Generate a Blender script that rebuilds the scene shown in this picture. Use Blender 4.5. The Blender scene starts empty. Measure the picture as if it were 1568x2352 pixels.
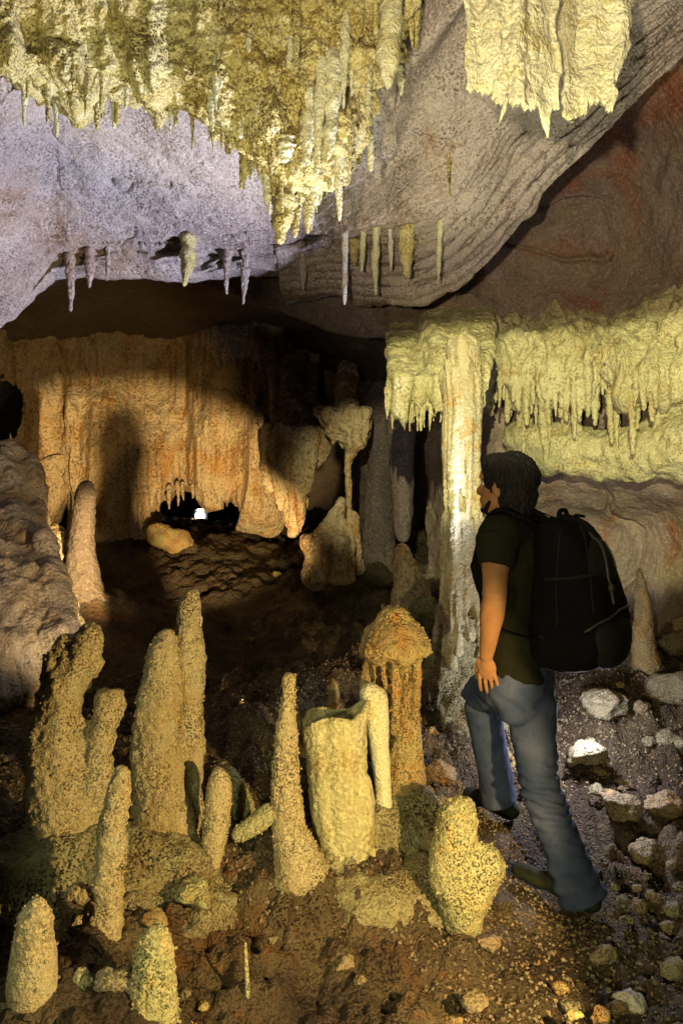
import bpy, bmesh, math, random
import numpy as np
from mathutils import Vector, Matrix
random.seed(7); rng = np.random.default_rng(11)
SC = bpy.context.scene; COL = SC.collection
FP = 2037.0; CZ = 1.5            # camera looks along +Y from 1.5 m, focal length in 1568-wide pixels
def P(px, py, Y): return np.array([(px-784)/FP*Y, Y, CZ-(py-1176)/FP*Y])
def S(r, Y): return r*Y/FP

# ------------------------------------------------------------------ noise
def _h(i, j, k, s):
    n = (i.astype(np.uint64)*np.uint64(73856093)) ^ (j.astype(np.uint64)*np.uint64(19349663)) ^ (k.astype(np.uint64)*np.uint64(83492791)) ^ np.uint64(s*2654435761 % (2**32))
    n = (n ^ (n >> np.uint64(13)))*np.uint64(0x5bd1e995); n = n ^ (n >> np.uint64(15)); n = n*np.uint64(0x27d4eb2d); n ^= n >> np.uint64(16)
    return (n & np.uint64(0xffffff)).astype(np.float64)/float(0xffffff)
def vnoise(p, f, s=0):
    q = np.asarray(p, float)*f + 1000.0
    i = np.floor(q); t = q-i; i = i.astype(np.int64); t = t*t*t*(t*(t*6-15)+10)
    r = 0
    for a in (0, 1):
        for b in (0, 1):
            for c in (0, 1):
                w = (t[:,0] if a else 1-t[:,0])*(t[:,1] if b else 1-t[:,1])*(t[:,2] if c else 1-t[:,2])
                r = r + w*_h(i[:,0]+a, i[:,1]+b, i[:,2]+c, s)
    return r*2-1
def fbm(p, f, o=4, s=0, g=0.5):
    r = 0; a = 1; t = 0
    for k in range(o):
        r = r + a*vnoise(p, f*2**k, s+k*7); t += a; a *= g
    return r/t
def worley(p, f, s=0):
    q = np.asarray(p, float)*f + 1000.0; i = np.floor(q).astype(np.int64); u = q-i
    d = np.full(len(q), 9.0)
    for a in (-1, 0, 1):
        for b in (-1, 0, 1):
            for c in (-1, 0, 1):
                I, J, K = i[:,0]+a, i[:,1]+b, i[:,2]+c
                dx = a+_h(I,J,K,s+1)-u[:,0]; dy = b+_h(I,J,K,s+2)-u[:,1]; dz = c+_h(I,J,K,s+3)-u[:,2]
                d = np.minimum(d, dx*dx+dy*dy+dz*dz)
    return np.sqrt(d)
def ss(a, b, x):
    t = np.clip((x-a)/(b-a), 0, 1); return t*t*(3-2*t)

# ------------------------------------------------------------------ mesh helpers
def mesh_np(name, V, F, smooth=True):
    me = bpy.data.meshes.new(name); V = np.asarray(V, float)
    if isinstance(F, np.ndarray):
        n, k = F.shape
        me.vertices.add(len(V)); me.vertices.foreach_set('co', V.ravel())
        me.loops.add(n*k); me.loops.foreach_set('vertex_index', F.ravel().astype(np.int32))
        me.polygons.add(n); me.polygons.foreach_set('loop_start', np.arange(0, n*k, k, dtype=np.int32))
        me.update(calc_edges=True)
    else:
        me.from_pydata(V.tolist(), [], F)
    me.validate(); me.polygons.foreach_set('use_smooth', [smooth]*len(me.polygons)); me.update()
    return me
def obj(name, me, mat, parent=None, label=None, cat=None, group=None, kind=None, loc=None):
    o = bpy.data.objects.new(name, me); COL.objects.link(o)
    if me is not None and mat is not None and not me.materials: me.materials.append(mat)
    if parent: o.parent = parent
    if label: o['label'] = label
    if cat: o['category'] = cat
    if group: o['group'] = group
    if kind: o['kind'] = kind
    if loc is not None: o.location = loc
    return o
def center(me):        # put the mesh origin at its base, so the thing has a real location
    V = np.empty(len(me.vertices)*3); me.vertices.foreach_get('co', V); V = V.reshape(-1, 3)
    c = (V.min(0)+V.max(0))/2; c[2] = V[:,2].min(); V -= c
    me.vertices.foreach_set('co', V.ravel()); me.update(); return c
def thing(name, me, mat, label, cat, group=None):
    c = center(me); return obj(name, me, mat, None, label, cat, group, None, c)

def tube(path, rad, seg=20, flat=None, caps=True):
    """path: list of points, rad: radii or (ra, rb, axis a) ellipse pairs."""
    path = [Vector(p) for p in path]; V = []; Fc = []; n = len(path)
    pts, rs = [], []
    for i in range(n-1):                                   # catmull-rom resample
        p0 = path[max(i-1, 0)]; p1 = path[i]; p2 = path[i+1]; p3 = path[min(i+2, n-1)]
        for k in range(4):
            t = k/4
            pts.append(0.5*((2*p1)+(p2-p0)*t+(2*p0-5*p1+4*p2-p3)*t*t+(3*p1-p0-3*p2+p3)*t**3))
            u = t*t*(3-2*t); rs.append(rad[i]*(1-u)+rad[i+1]*u)
    pts.append(path[-1]); rs.append(rad[-1])
    ref = Vector(flat[1]) if flat else None
    m = len(pts); prev = None
    # round the two ends
    e0 = (pts[0]-pts[1]).normalized(); e1 = (pts[-1]-pts[-2]).normalized()
    if caps:
        A = [(pts[0]+e0*rs[0]*0.8, rs[0]*0.25), (pts[0]+e0*rs[0]*0.5, rs[0]*0.75)]
        B = [(pts[-1]+e1*rs[-1]*0.5, rs[-1]*0.75), (pts[-1]+e1*rs[-1]*0.8, rs[-1]*0.25)]
    else: A = B = []
    seq = A+list(zip(pts, rs))+B; m = len(seq)
    for i, (p, r) in enumerate(seq):
        d = (seq[min(i+1, m-1)][0]-seq[max(i-1, 0)][0]).normalized()
        if ref is not None: x = (ref-d*ref.dot(d)).normalized()
        elif prev is None:
            x = d.orthogonal().normalized()
        else: x = (prev-d*prev.dot(d)).normalized()
        prev = x; y = d.cross(x); fl = flat[0] if flat else 1.0
        for k in range(seg):
            a = 2*math.pi*k/seg; V.append(p+x*math.cos(a)*r*fl+y*math.sin(a)*r)
    for i in range(m-1):
        for k in range(seg):
            a = i*seg+k; b = i*seg+(k+1) % seg; Fc.append((a, b, b+seg, a+seg))
    Fc.append(tuple(range(seg-1, -1, -1))); Fc.append(tuple(range((m-1)*seg, m*seg)))
    return [tuple(v) for v in V], Fc
def ell(c, r, R=None, nu=20, nv=12):
    V = []; Fc = []; c = Vector(c)
    for j in range(1, nv):
        th = math.pi*j/nv
        for i in range(nu):
            ph = 2*math.pi*i/nu; v = Vector((r[0]*math.sin(th)*math.cos(ph), r[1]*math.sin(th)*math.sin(ph), r[2]*math.cos(th)))
            V.append(c+(R @ v if R is not None else v))
    top = len(V); V.append(c+(R @ Vector((0,0,r[2])) if R is not None else Vector((0,0,r[2]))))
    V.append(c+(R @ Vector((0,0,-r[2])) if R is not None else Vector((0,0,-r[2]))))
    for j in range(nv-2):
        for i in range(nu):
            a = j*nu+i; b = j*nu+(i+1) % nu; Fc.append((a, a+nu, b+nu, b))
    for i in range(nu):
        Fc.append((top, i, (i+1) % nu)); Fc.append((top+1, (nv-2)*nu+(i+1) % nu, (nv-2)*nu+i))
    return [tuple(v) for v in V], Fc
def join(parts):
    V, Fc = [], []
    for v, f in parts:
        o = len(V); V += list(v); Fc += [tuple(i+o for i in q) for q in f]
    return V, Fc
def getV(me):
    V = np.empty(len(me.vertices)*3); me.vertices.foreach_get('co', V); return V.reshape(-1, 3)
def getN(me):
    N = np.empty(len(me.vertices)*3); me.vertex_normals.foreach_get('vector', N); return N.reshape(-1, 3)
def setV(me, V): me.vertices.foreach_set('co', np.ascontiguousarray(V).ravel()); me.update()
def relax(me, it, lam=0.5):
    V = getV(me); E = np.empty(len(me.edges)*2, dtype=np.int32); me.edges.foreach_get('vertices', E); E = E.reshape(-1, 2)
    n = len(V); deg = np.bincount(E.ravel(), minlength=n).astype(float)[:, None]; deg[deg == 0] = 1
    for _ in range(it):
        A = np.zeros_like(V)
        for k in range(3):
            A[:, k] = np.bincount(E[:,0], V[E[:,1], k], n)+np.bincount(E[:,1], V[E[:,0], k], n)
        V = V+lam*(A/deg-V)
    setV(me, V)
def fuse(parts, voxel=0.01, smooth=3, disp=None, name='fused'):
    V, Fc = join(parts)
    me = bpy.data.meshes.new('tmp'); me.from_pydata([tuple(v) for v in V], [], Fc); me.update()
    o = bpy.data.objects.new('tmp', me); COL.objects.link(o)
    m = o.modifiers.new('r', 'REMESH'); m.mode = 'VOXEL'; m.voxel_size = voxel; m.use_smooth_shade = True
    dg = bpy.context.evaluated_depsgraph_get(); out = bpy.data.meshes.new_from_object(o.evaluated_get(dg))
    bpy.data.objects.remove(o); bpy.data.meshes.remove(me)
    out.name = name; out.polygons.foreach_set('use_smooth', [True]*len(out.polygons))
    if smooth: relax(out, smooth)
    if disp:
        V = getV(out); N = getN(out); d = disp(V, N)
        setV(out, V+(N*d[:, None] if d.ndim == 1 else d))
    return out
def patch(rows, nu, nv, disp=None, flip=False, name='patch', hole=None):
    """rows: grid of control points (each world xyz); Catmull-Rom surface sampled nu x nv."""
    C = np.array(rows, float); R, Q = C.shape[:2]
    def basis(n, k):
        t = np.linspace(0, n-1-1e-6, k); i = np.floor(t).astype(int); f = t-i; M = np.zeros((k, n))
        w = [0.5*(-f+2*f**2-f**3), 0.5*(2-5*f**2+3*f**3), 0.5*(f+4*f**2-3*f**3), 0.5*(-f**2+f**3)]
        for a in range(4):
            idx = np.clip(i+a-1, 0, n-1)
            for q in range(k): M[q, idx[q]] += w[a][q]
        return M
    A, B = basis(R, nv), basis(Q, nu)
    G = np.einsum('ai,ijk->ajk', A, C); G = np.einsum('bj,ajk->abk', B, G)
    du = np.gradient(G, axis=1); dv = np.gradient(G, axis=0); N = np.cross(du, dv)
    N /= np.linalg.norm(N, axis=2, keepdims=True)+1e-9
    if flip: N = -N
    V = G.reshape(-1, 3); Nf = N.reshape(-1, 3)
    if disp:
        d = disp(V, Nf); V = V+(Nf*d[:, None] if d.ndim == 1 else d)
    idx = np.arange(nu*nv).reshape(nv, nu)
    F = np.stack([idx[:-1,:-1], idx[:-1,1:], idx[1:,1:], idx[1:,:-1]], -1).reshape(-1, 4)
    if flip: F = F[:, ::-1]
    if hole is not None:
        c = V[F].mean(1); F = F[~hole(c)]
    return mesh_np(name, V, F), V.reshape(nv, nu, 3), Nf.reshape(nv, nu, 3)

# ------------------------------------------------------------------ materials
def new_mat(name):
    m = bpy.data.materials.new(name); m.use_nodes = True; nt = m.node_tree
    return m, nt, nt.nodes['Principled BSDF']
def rock(name, c1, c2, c3=None, pit=(0.03,0.02,0.012), pitamt=0.6, s1=1.5, s2=60, bump=0.6, bd=0.006, rough=0.8, stain=None, streak=None, gscale=1.0, spec=0.35, dust=0.5):
    m, nt, b = new_mat(name); N = nt.nodes; L = nt.links
    tc = N.new('ShaderNodeNewGeometry').outputs['Position']
    def noise(scale, det=6, rough_=0.6, vec=None, dist=0.0):
        n = N.new('ShaderNodeTexNoise'); n.inputs['Scale'].default_value = scale; n.inputs['Detail'].default_value = det
        n.inputs['Roughness'].default_value = rough_; n.inputs['Distortion'].default_value = dist
        L.new(vec if vec is not None else tc, n.inputs['Vector']); return n.outputs['Fac']
    def ramp(fac, a, b_, c0=(0,0,0,1), c1_=(1,1,1,1)):
        r = N.new('ShaderNodeValToRGB'); r.color_ramp.elements[0].position = a; r.color_ramp.elements[1].position = b_
        r.color_ramp.elements[0].color = c0; r.color_ramp.elements[1].color = c1_; L.new(fac, r.inputs['Fac']); return r.outputs['Color']
    def mix(fac, A, B):
        x = N.new('ShaderNodeMix'); x.data_type = 'RGBA'
        if isinstance(fac, float): x.inputs[0].default_value = fac
        else: L.new(fac, x.inputs[0])
        for sck, v in ((x.inputs[6], A), (x.inputs[7], B)):
            if isinstance(v, tuple): sck.default_value = (*v, 1) if len(v) == 3 else v
            else: L.new(v, sck)
        return x.outputs[2]
    def math_(op, a, b_=None):
        x = N.new('ShaderNodeMath'); x.operation = op
        for i, v in enumerate((a, b_)):
            if v is None: continue
            if isinstance(v, (int, float)): x.inputs[i].default_value = v
            else: L.new(v, x.inputs[i])
        return x.outputs[0]
    big = noise(s1, 8, 0.65, dist=0.4)
    col = mix(ramp(big, 0.36, 0.62), c1, c2)
    if c3: col = mix(ramp(noise(s1*2.7, 6, 0.7, dist=0.8), 0.52, 0.68), col, c3)
    if streak:
        mp = N.new('ShaderNodeMapping'); mp.inputs['Scale'].default_value = (1, 1, 0.09); L.new(tc, mp.inputs['Vector'])
        st = noise(9, 5, 0.6, mp.outputs['Vector'], 0.2); col = mix(ramp(st, 0.5, 0.72), col, streak)
    if stain: col = mix(ramp(noise(s1*0.9+0.35, 5, 0.7, dist=1.2), 0.55, 0.72), col, stain)
    # grit: fine grains with dark pits between them
    vo = N.new('ShaderNodeTexVoronoi'); vo.inputs['Scale'].default_value = s2*gscale; vo.inputs['Randomness'].default_value = 1.0
    nv = N.new('ShaderNodeTexNoise'); nv.inputs['Scale'].default_value = 25; nv.inputs['Detail'].default_value = 2
    L.new(tc, nv.inputs['Vector'])
    wv = N.new('ShaderNodeVectorMath'); wv.operation = 'MULTIPLY_ADD'; L.new(nv.outputs['Color'], wv.inputs[0]); wv.inputs[1].default_value = (0.02,)*3; L.new(tc, wv.inputs[2])
    L.new(wv.outputs[0], vo.inputs['Vector']); vd = vo.outputs['Distance']
    fine = noise(s2*1.75, 2, 0.6)
    fine2 = noise(s2*0.5, 3, 0.6)
    gapmask = ramp(noise(6, 5, 0.7), 0.40, 0.60, (0.12,)*3+(1,))
    sp = math_('MULTIPLY', math_('MULTIPLY', ramp(fine, 0.43 if pitamt > 0.85 else 0.40, 0.485 if pitamt > 0.85 else 0.46, (1,1,1,1), (0,0,0,1)), gapmask), pitamt)
    col = mix(sp, col, pit)
    hi = math_('MULTIPLY', ramp(fine, 0.55, 0.64), 0.45); col = mix(hi, col, tuple(min(1.0, q*1.25+0.06) for q in c1))
    L.new(col, b.inputs['Base Color'])
    # bump, three octaves of real relief
    h = math_('ADD', math_('MULTIPLY', math_('SUBTRACT', 1.0, vd), 0.35), math_('MULTIPLY', fine, 1.3)); h = math_('ADD', h, math_('MULTIPLY', fine2, 1.5))
    h = math_('ADD', h, math_('MULTIPLY', noise(13, 8, 0.7), 2.2))
    bp = N.new('ShaderNodeBump'); bp.inputs['Strength'].default_value = bump; bp.inputs['Distance'].default_value = bd
    L.new(h, bp.inputs['Height']); L.new(bp.outputs['Normal'], b.inputs['Normal'])
    rr = ramp(noise(5, 4, 0.6), 0.3, 0.7, (rough-0.2,)*3+(1,), (min(rough+0.12, 1),)*3+(1,))
    L.new(rr, b.inputs['Roughness']); b.inputs['Specular IOR Level'].default_value = spec
    return m
def plain(name, c, rough=0.7, bumps=None, spec=0.3, c2=None, sc=40, metal=0.0, sss=0.0):
    m, nt, b = new_mat(name); N = nt.nodes; L = nt.links
    g = N.new('ShaderNodeTexCoord').outputs['Object']
    n = N.new('ShaderNodeTexNoise'); n.inputs['Scale'].default_value = sc; n.inputs['Detail'].default_value = 6; L.new(g, n.inputs['Vector'])
    r = N.new('ShaderNodeValToRGB'); r.color_ramp.elements[0].position = 0.35; r.color_ramp.elements[1].position = 0.65
    r.color_ramp.elements[0].color = (*c, 1); r.color_ramp.elements[1].color = (*(c2 or tuple(x*0.7 for x in c)), 1)
    L.new(n.outputs['Fac'], r.inputs['Fac']); L.new(r.outputs['Color'], b.inputs['Base Color'])
    b.inputs['Roughness'].default_value = rough; b.inputs['Specular IOR Level'].default_value = spec; b.inputs['Metallic'].default_value = metal
    if sss: b.inputs['Subsurface Weight'].default_value = sss; b.inputs['Subsurface Scale'].default_value = 0.01; b.inputs['Subsurface Radius'].default_value = (1, .35, .2)
    if bumps:
        n2 = N.new('ShaderNodeTexNoise'); n2.inputs['Scale'].default_value = bumps[0]; n2.inputs['Detail'].default_value = 5; L.new(g, n2.inputs['Vector'])
        bp = N.new('ShaderNodeBump'); bp.inputs['Strength'].default_value = 0.6; bp.inputs['Distance'].default_value = bumps[1]
        L.new(n2.outputs['Fac'], bp.inputs['Height']); L.new(bp.outputs['Normal'], b.inputs['Normal'])
    return m

M = {}
M['slab']   = rock('pale_limestone', (0.52,0.46,0.42), (0.34,0.28,0.25), (0.44,0.38,0.31), pit=(0.05,0.035,0.03), pitamt=0.75, s1=1.3, s2=45, bump=0.8, bd=0.010, rough=0.85, stain=(0.26,0.15,0.075))
M['wall']   = rock('brown_limestone', (0.33,0.25,0.19), (0.22,0.165,0.13), (0.28,0.23,0.14), pitamt=0.3, s1=0.9, s2=30, bump=0.7, bd=0.012, rough=0.85, stain=(0.30,0.10,0.04))
M['vault']  = rock('shade_darkened_limestone', (0.20,0.15,0.11), (0.13,0.095,0.075), (0.17,0.13,0.08), pitamt=0.4, s1=0.9, s2=30, bump=0.8, bd=0.014)  # darker copy of the brown limestone, vault shade put into its colour
M['bank']   = rock('beige_flowstone', (0.52,0.43,0.31), (0.42,0.34,0.25), (0.48,0.33,0.17), pitamt=0.6, s1=2, s2=40, bump=0.9, bd=0.012, streak=(0.36,0.24,0.13))
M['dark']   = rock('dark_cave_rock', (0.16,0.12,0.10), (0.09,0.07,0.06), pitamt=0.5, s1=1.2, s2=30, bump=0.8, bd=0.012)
M['orange'] = rock('orange_flowstone', (0.62,0.45,0.24), (0.62,0.50,0.33), (0.48,0.26,0.09), pit=(0.05,0.025,0.01), pitamt=0.65, s1=1.2, s2=26, bump=0.9, bd=0.02, streak=(0.42,0.19,0.05), stain=(0.56,0.28,0.07))
M['yellow'] = rock('yellow_calcite', (0.70,0.62,0.28), (0.46,0.35,0.10), (0.74,0.70,0.42), pit=(0.10,0.06,0.012), pitamt=0.95, s1=4, s2=60, bump=1.0, bd=0.010)
M['pale']   = rock('pale_calcite', (0.78,0.76,0.52), (0.68,0.66,0.42), (0.66,0.58,0.24), pit=(0.28,0.22,0.07), pitamt=0.5, s1=3, s2=60, bump=0.9, bd=0.008)
M['drape']  = rock('drapery_calcite', (0.66,0.62,0.34), (0.52,0.46,0.22), (0.46,0.33,0.13), pit=(0.10,0.07,0.02), pitamt=0.6, s1=2.2, s2=40, bump=0.9, bd=0.010)
M['stal']   = rock('beige_stalagmite_calcite', (0.62,0.52,0.30), (0.50,0.39,0.19), (0.50,0.49,0.31), pit=(0.06,0.035,0.012), pitamt=0.9, s1=3.5, s2=80, bump=1.0, bd=0.008)
M['green']  = rock('greenish_stalagmite_calcite', (0.55,0.52,0.27), (0.42,0.40,0.19), (0.60,0.42,0.15), pit=(0.05,0.035,0.012), pitamt=0.9, s1=4, s2=80, bump=1.0, bd=0.008)
M['column'] = rock('column_calcite', (0.62,0.57,0.36), (0.50,0.40,0.20), (0.54,0.32,0.09), pit=(0.16,0.09,0.03), pitamt=0.55, s1=2.5, s2=50, bump=0.9, bd=0.008)
M['mushroom'] = rock('orange_stained_calcite', (0.42,0.26,0.10), (0.50,0.42,0.18), (0.55,0.22,0.04), pit=(0.05,0.025,0.01), pitamt=0.9, s1=4, s2=80, bump=1.0, bd=0.008)
M['floor']  = rock('cave_floor_soil', (0.07,0.045,0.028), (0.26,0.19,0.10), (0.13,0.075,0.04), pit=(0.02,0.013,0.008), pitamt=0.95, s1=2.2, s2=55, bump=1.0, bd=0.028, rough=0.7, stain=(0.30,0.13,0.04))
M['crust']  = rock('crusted_flowstone', (0.46,0.42,0.22), (0.30,0.24,0.12), (0.50,0.45,0.26), pit=(0.025,0.016,0.008), pitamt=1.0, s1=5, s2=62, bump=1.0, bd=0.014, stain=(0.30,0.17,0.06))
M['caster']    = rock('black_shadow_caster_rock', (0.028,0.022,0.017), (0.018,0.014,0.011), pitamt=0.4, s1=4, s2=40, bump=0.8, bd=0.01)  # near-black so the added shadow caster does not glow in the rear lamp
M['rockA']  = rock('rubble_stone', (0.40,0.32,0.19), (0.26,0.18,0.10), (0.44,0.24,0.08), pitamt=0.8, s1=4, s2=60, bump=0.9, bd=0.010, rough=0.65)
M['rockB']  = rock('pale_boulder_stone', (0.40,0.36,0.22), (0.26,0.21,0.11), (0.30,0.22,0.15), pitamt=0.9, s1=4, s2=70, bump=1.0, bd=0.010, rough=0.65)
M['white']  = rock('white_calcite', (0.80,0.76,0.70), (0.62,0.55,0.45), (0.5,0.33,0.12), pitamt=0.5, s1=5, s2=60, bump=0.8, bd=0.008, rough=0.6)

# ------------------------------------------------------------------ the floor: one height field through surveyed points
fl = [(784,2352,2.6),(200,2352,2.45),(1400,2352,2.6),(1568,2330,2.7),(1375,2122,3.2),(1270,2070,3.3),(1180,2020,3.4),(1140,1890,3.78),(1210,1900,3.75),(1230,2240,2.9),(900,1850,3.4),(960,1850,3.5),
      (780,1960,3.2),(560,2010,3.2),(900,2190,2.85),(650,2200,2.85),(330,1940,3.25),(120,1920,3.2),(0,2050,2.95),(300,2150,2.8),(1500,1960,3.7),(1400,1760,4.2),(1545,1620,4.7),(1360,1570,4.8),(1450,1480,5.4),
      (1568,2130,3.15),(1060,1700,4.45),(1000,1560,4.9),(650,1560,5.0),(500,1330,7.2),(430,1215,9.0),(700,1400,6.6),(250,1440,6.2),(60,1640,4.4),(900,1390,6.2),(850,1620,4.4),(450,1600,4.6),
      (450,1190,12.0),(1000,1250,8.5),(1700,1400,6.0),(-150,1500,5.0),(200,1230,8.5),(1050,1850,3.9)]
fc = np.array([P(*q) for q in fl]+[(-3,2,0.1),(3,2,0.0),(-3,0,0),(3,0,-0.1),(0,0,0),(0,-2,0),(-5,6,1.2),(5,6,1.3),(-5,12,1.6),(5,12,1.6),(0,1.3,0)])
def tps_fit(c):
    n = len(c); d = np.linalg.norm(c[:,None,:2]-c[None,:,:2], axis=2); K = np.where(d > 0, d*d*np.log(d+1e-12), 0)+np.eye(n)*0.02
    Pm = np.c_[np.ones(n), c[:,:2]]; A = np.block([[K, Pm], [Pm.T, np.zeros((3,3))]])
    return np.linalg.solve(A, np.r_[c[:,2], 0,0,0])
FW = tps_fit(fc)
def floor0(xy):
    xy = np.atleast_2d(xy); out = np.empty(len(xy))
    for a in range(0, len(xy), 40000):
        q = xy[a:a+40000]; d = np.linalg.norm(q[:,None]-fc[None,:,:2], axis=2); K = np.where(d > 1e-9, d*d*np.log(d+1e-12), 0)
        out[a:a+40000] = K @ FW[:-3]+FW[-3]+q @ FW[-2:]
    return out
SKIRT = []
for q in ((150,1960,3.05,0.24,0.10),(375,1990,3.15,0.24,0.10),(240,2330,2.62,0.14,0.10),(488,1990,3.02,0.12,0.06),(680,2010,3.05,0.20,0.10),(575,1850,3.9,0.15,0.1),(90,2352,2.3,0.18,0.12),(355,2352,2.35,0.18,0.1),
          (1475,1540,4.8,0.3,0.12),(1060,1700,4.45,0.4,0.15),(940,1450,5.2,0.4,0.15),(190,1400,6.0,0.5,0.25)):
    sp0 = P(*q[:3]); SKIRT.append((sp0[0], sp0[1], q[3], q[4]))
def floor_disp(p):
    a = 0.10*fbm(p, 1.3, 4, 3)
    w1 = worley(p, 3.2, 5); w2 = worley(p, 9, 6); w3 = worley(p, 24, 8)
    m = ss(-0.2, 0.35, vnoise(p, 1.1, 77))
    right = ss(0.9, 1.6, p[:,0]); d = a+(0.15*(0.5-w1)+0.09*(0.5-w2)+0.046*(0.5-w3))*(0.5+0.5*m+0.6*right)+0.016*(0.5-worley(p, 48, 12))+0.016*fbm(p, 26, 4, 9)
    for sx, sy, sr, sh in SKIRT: d = d+sh*np.exp(-((p[:,0]-sx)**2+(p[:,1]-sy)**2)/(sr*sr))
    # keep the ground calm where the shoes stand
    for cx, cy, r in ((0.80,3.30,0.26),(0.64,3.78,0.20)):
        k = np.exp(-((p[:,0]-cx)**2+(p[:,1]-cy)**2)/(r*r)); d = d*(1-0.9*k)
    return d
def fz(x, y):
    p = np.array([[x, y, 0.0]]); return float(floor0(p[:,:2])[0]+floor_disp(p)[0])
nx, ny = 560, 620
tx = np.linspace(-1, 1, nx); gx = np.sign(tx)*(np.abs(tx)*1.9+np.abs(tx)**4*4.4)+0.15
ty = np.linspace(0, 1, ny); gy = 0.2+ty*5.2+ty**4*9.0
X, Y_ = np.meshgrid(gx, gy); pts = np.c_[X.ravel(), Y_.ravel(), np.zeros(nx*ny)]
Z = floor0(pts[:,:2])+floor_disp(pts); V = np.c_[pts[:,:2], Z]
idx = np.arange(nx*ny).reshape(ny, nx); F = np.stack([idx[:-1,:-1], idx[:-1,1:], idx[1:,1:], idx[1:,:-1]], -1).reshape(-1, 4)
obj('cave_floor', mesh_np('cave_floor', V, F), M['floor'], kind='structure')

# outer rock of the cave: closes the space all round, far behind what one sees
def shell():
    v, f = ell((0.4,4.5,1.8), (7.5,11.5,5.2), nu=120, nv=60); V = np.array(v); c = np.array((0.4,4.5,1.8)); n = c-V; n /= np.linalg.norm(n, axis=1)[:,None]
    V = V+n*(0.9*fbm(V, 0.35, 4, 21)+0.25*fbm(V, 1.5, 4, 22))[:,None]
    return V, [q[::-1] for q in f]
v, f = shell(); obj('cave_shell', mesh_np('cave_shell', v, f), M['dark'], kind='structure')

# ------------------------------------------------------------------ ceiling slab (pale, nearer), with its layered lip
LIPX = [-700,-350,-100,0,60,110,300,420,500,700,800,900,1000,1060,1130,1210,1330,1480,1750]
LIPY = [840,820,770,715,650,606,612,626,615,594,582,588,555,495,405,305,212,98,-130]
LIPD = [5.0,5.0,5.0,5.0,5.05,5.1,5.15,5.15,5.15,5.1,5.0,4.85,4.7,4.6,4.45,4.3,4.2,4.05,3.85]
RPX = [330,230,120,20,-80]; RPC = [862,925,955,1000,1045]
def slab_disp(V, N):
    px = V[:,0]/V[:,1]*FP+784; py = 1176-(V[:,2]-CZ)/V[:,1]*FP
    d = 0.07*fbm(V, 1.1, 4, 31)+0.030*fbm(V, 5, 5, 32)+0.010*fbm(V, 26, 3, 33)
    up = np.interp(px, LIPX, LIPY)-py                                 # distance above the lip
    m = ss(-10, 6, up)*ss(120, 55, up)*(0.5+0.5*ss(-0.2, 0.3, vnoise(V, 1.6, 35)))
    q = (up+34*fbm(V, 1.6, 4, 34))/21.0; d = d+0.085*m*(0.3+0.7*ss(350, 600, px))*((q-np.floor(q))-0.4)
    rc = np.interp(-py, [-a for a in RPX], RPC); d = d+0.16*np.exp(-((px-rc)/34)**2)*ss(380, 300, py)
    e = ((px-880)/150)**2+((py-440+0.25*(px-880))/62)**2; w_ = np.exp(-e*0.9)
    q = (py+0.55*(px-880)+30*fbm(V, 3, 4, 37))/26.0; d = d+w_*(0.10+0.12*((q-np.floor(q))-0.5))
    cr = np.abs(fbm(V, 1.1, 4, 36)); d = d-0.022*ss(0.010, 0.0, cr)
    return d
sl = []; CP = (-700,-350,-150,-30,60,130,300,430,560,700,800,900,1000,1080,1170,1280,1420,1580,1760)
for t in (0.0, 0.22, 0.42, 0.58, 0.72, 0.83, 0.92, 0.97, 1.0):
    row = []
    for px in CP:
        ly = np.interp(px, LIPX, LIPY); ld = np.interp(px, LIPX, LIPD); top_ = -520
        py = top_+(ly-top_)*t; dd = 2.45+(ld-2.45)*(0.25*t+0.75*t**1.3) if px < 900 else 2.7+(ld-2.7)*t
        row.append(P(px, py, dd))
    sl.append(row)
top = [[q+np.array((0, 0.22, 0.04)) for q in sl[-1]], [q+np.array((0, 0.45, 0.5)) for q in sl[-1]], [q+np.array((0, 0.5, 1.4)) for q in sl[-1]]]
me, SG, SN = patch(sl+top, 760, 520, slab_disp, name='ceiling_slab')
if SN[100,350,2] > 0: me, SG, SN = patch(sl+top, 760, 520, slab_disp, flip=True, name='ceiling_slab')
obj('cave_ceiling', me, M['slab'], kind='structure')

# right vault and right wall
def wall_disp(V, N):
    d = 0.10*fbm(V, 0.9, 4, 41)+0.035*fbm(V, 3.5, 4, 42)+0.012*fbm(V, 16, 4, 43)
    cr = np.abs(fbm(V, 0.8, 3, 44)); d = d-0.05*ss(0.03, 0.0, cr)
    return d
rw = []
for py, ds in ((-300, (3.6,3.7,3.9,4.0,3.9,3.4)), (-50, (4.2,4.3,4.5,4.5,4.2,3.6)), (150, (4.7,4.8,5.0,4.9,4.6,3.9)), (330, (5.1,5.3,5.4,5.3,4.9,4.1)), (480, (5.4,5.7,5.8,5.6,5.1,4.3)), (620, (5.7,5.9,6.0,5.7,5.2,4.3)),
               (740, (5.8,5.9,5.9,5.6,5.2,4.3)), (860, (6.3,6.0,6.0,5.7,5.3,4.4)), (980, (6.8,6.1,6.0,5.7,5.3,4.4)), (1090, (6.9,6.0,5.75,5.45,5.1,4.3)), (1200, (7.0,6.3,6.1,5.9,5.4,4.5)), (1350, (6.8,6.2,6.0,5.8,5.4,4.5)), (1520, (6.5,5.9,5.8,5.6,5.2,4.5)), (1700, (6.4,5.7,5.6,5.4,5.0,4.4))):
    rw.append([P(px, py, d) for px, d in zip((985, 1130, 1290, 1450, 1620, 1950), ds)])
me, WG, WN = patch(rw, 300, 460, wall_disp, name='wall')
if WN[200,150,1] > 0: me, WG, WN = patch(rw, 300, 460, wall_disp, flip=True, name='wall')
obj('cave_wall', me, M['wall'], kind='structure')

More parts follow.
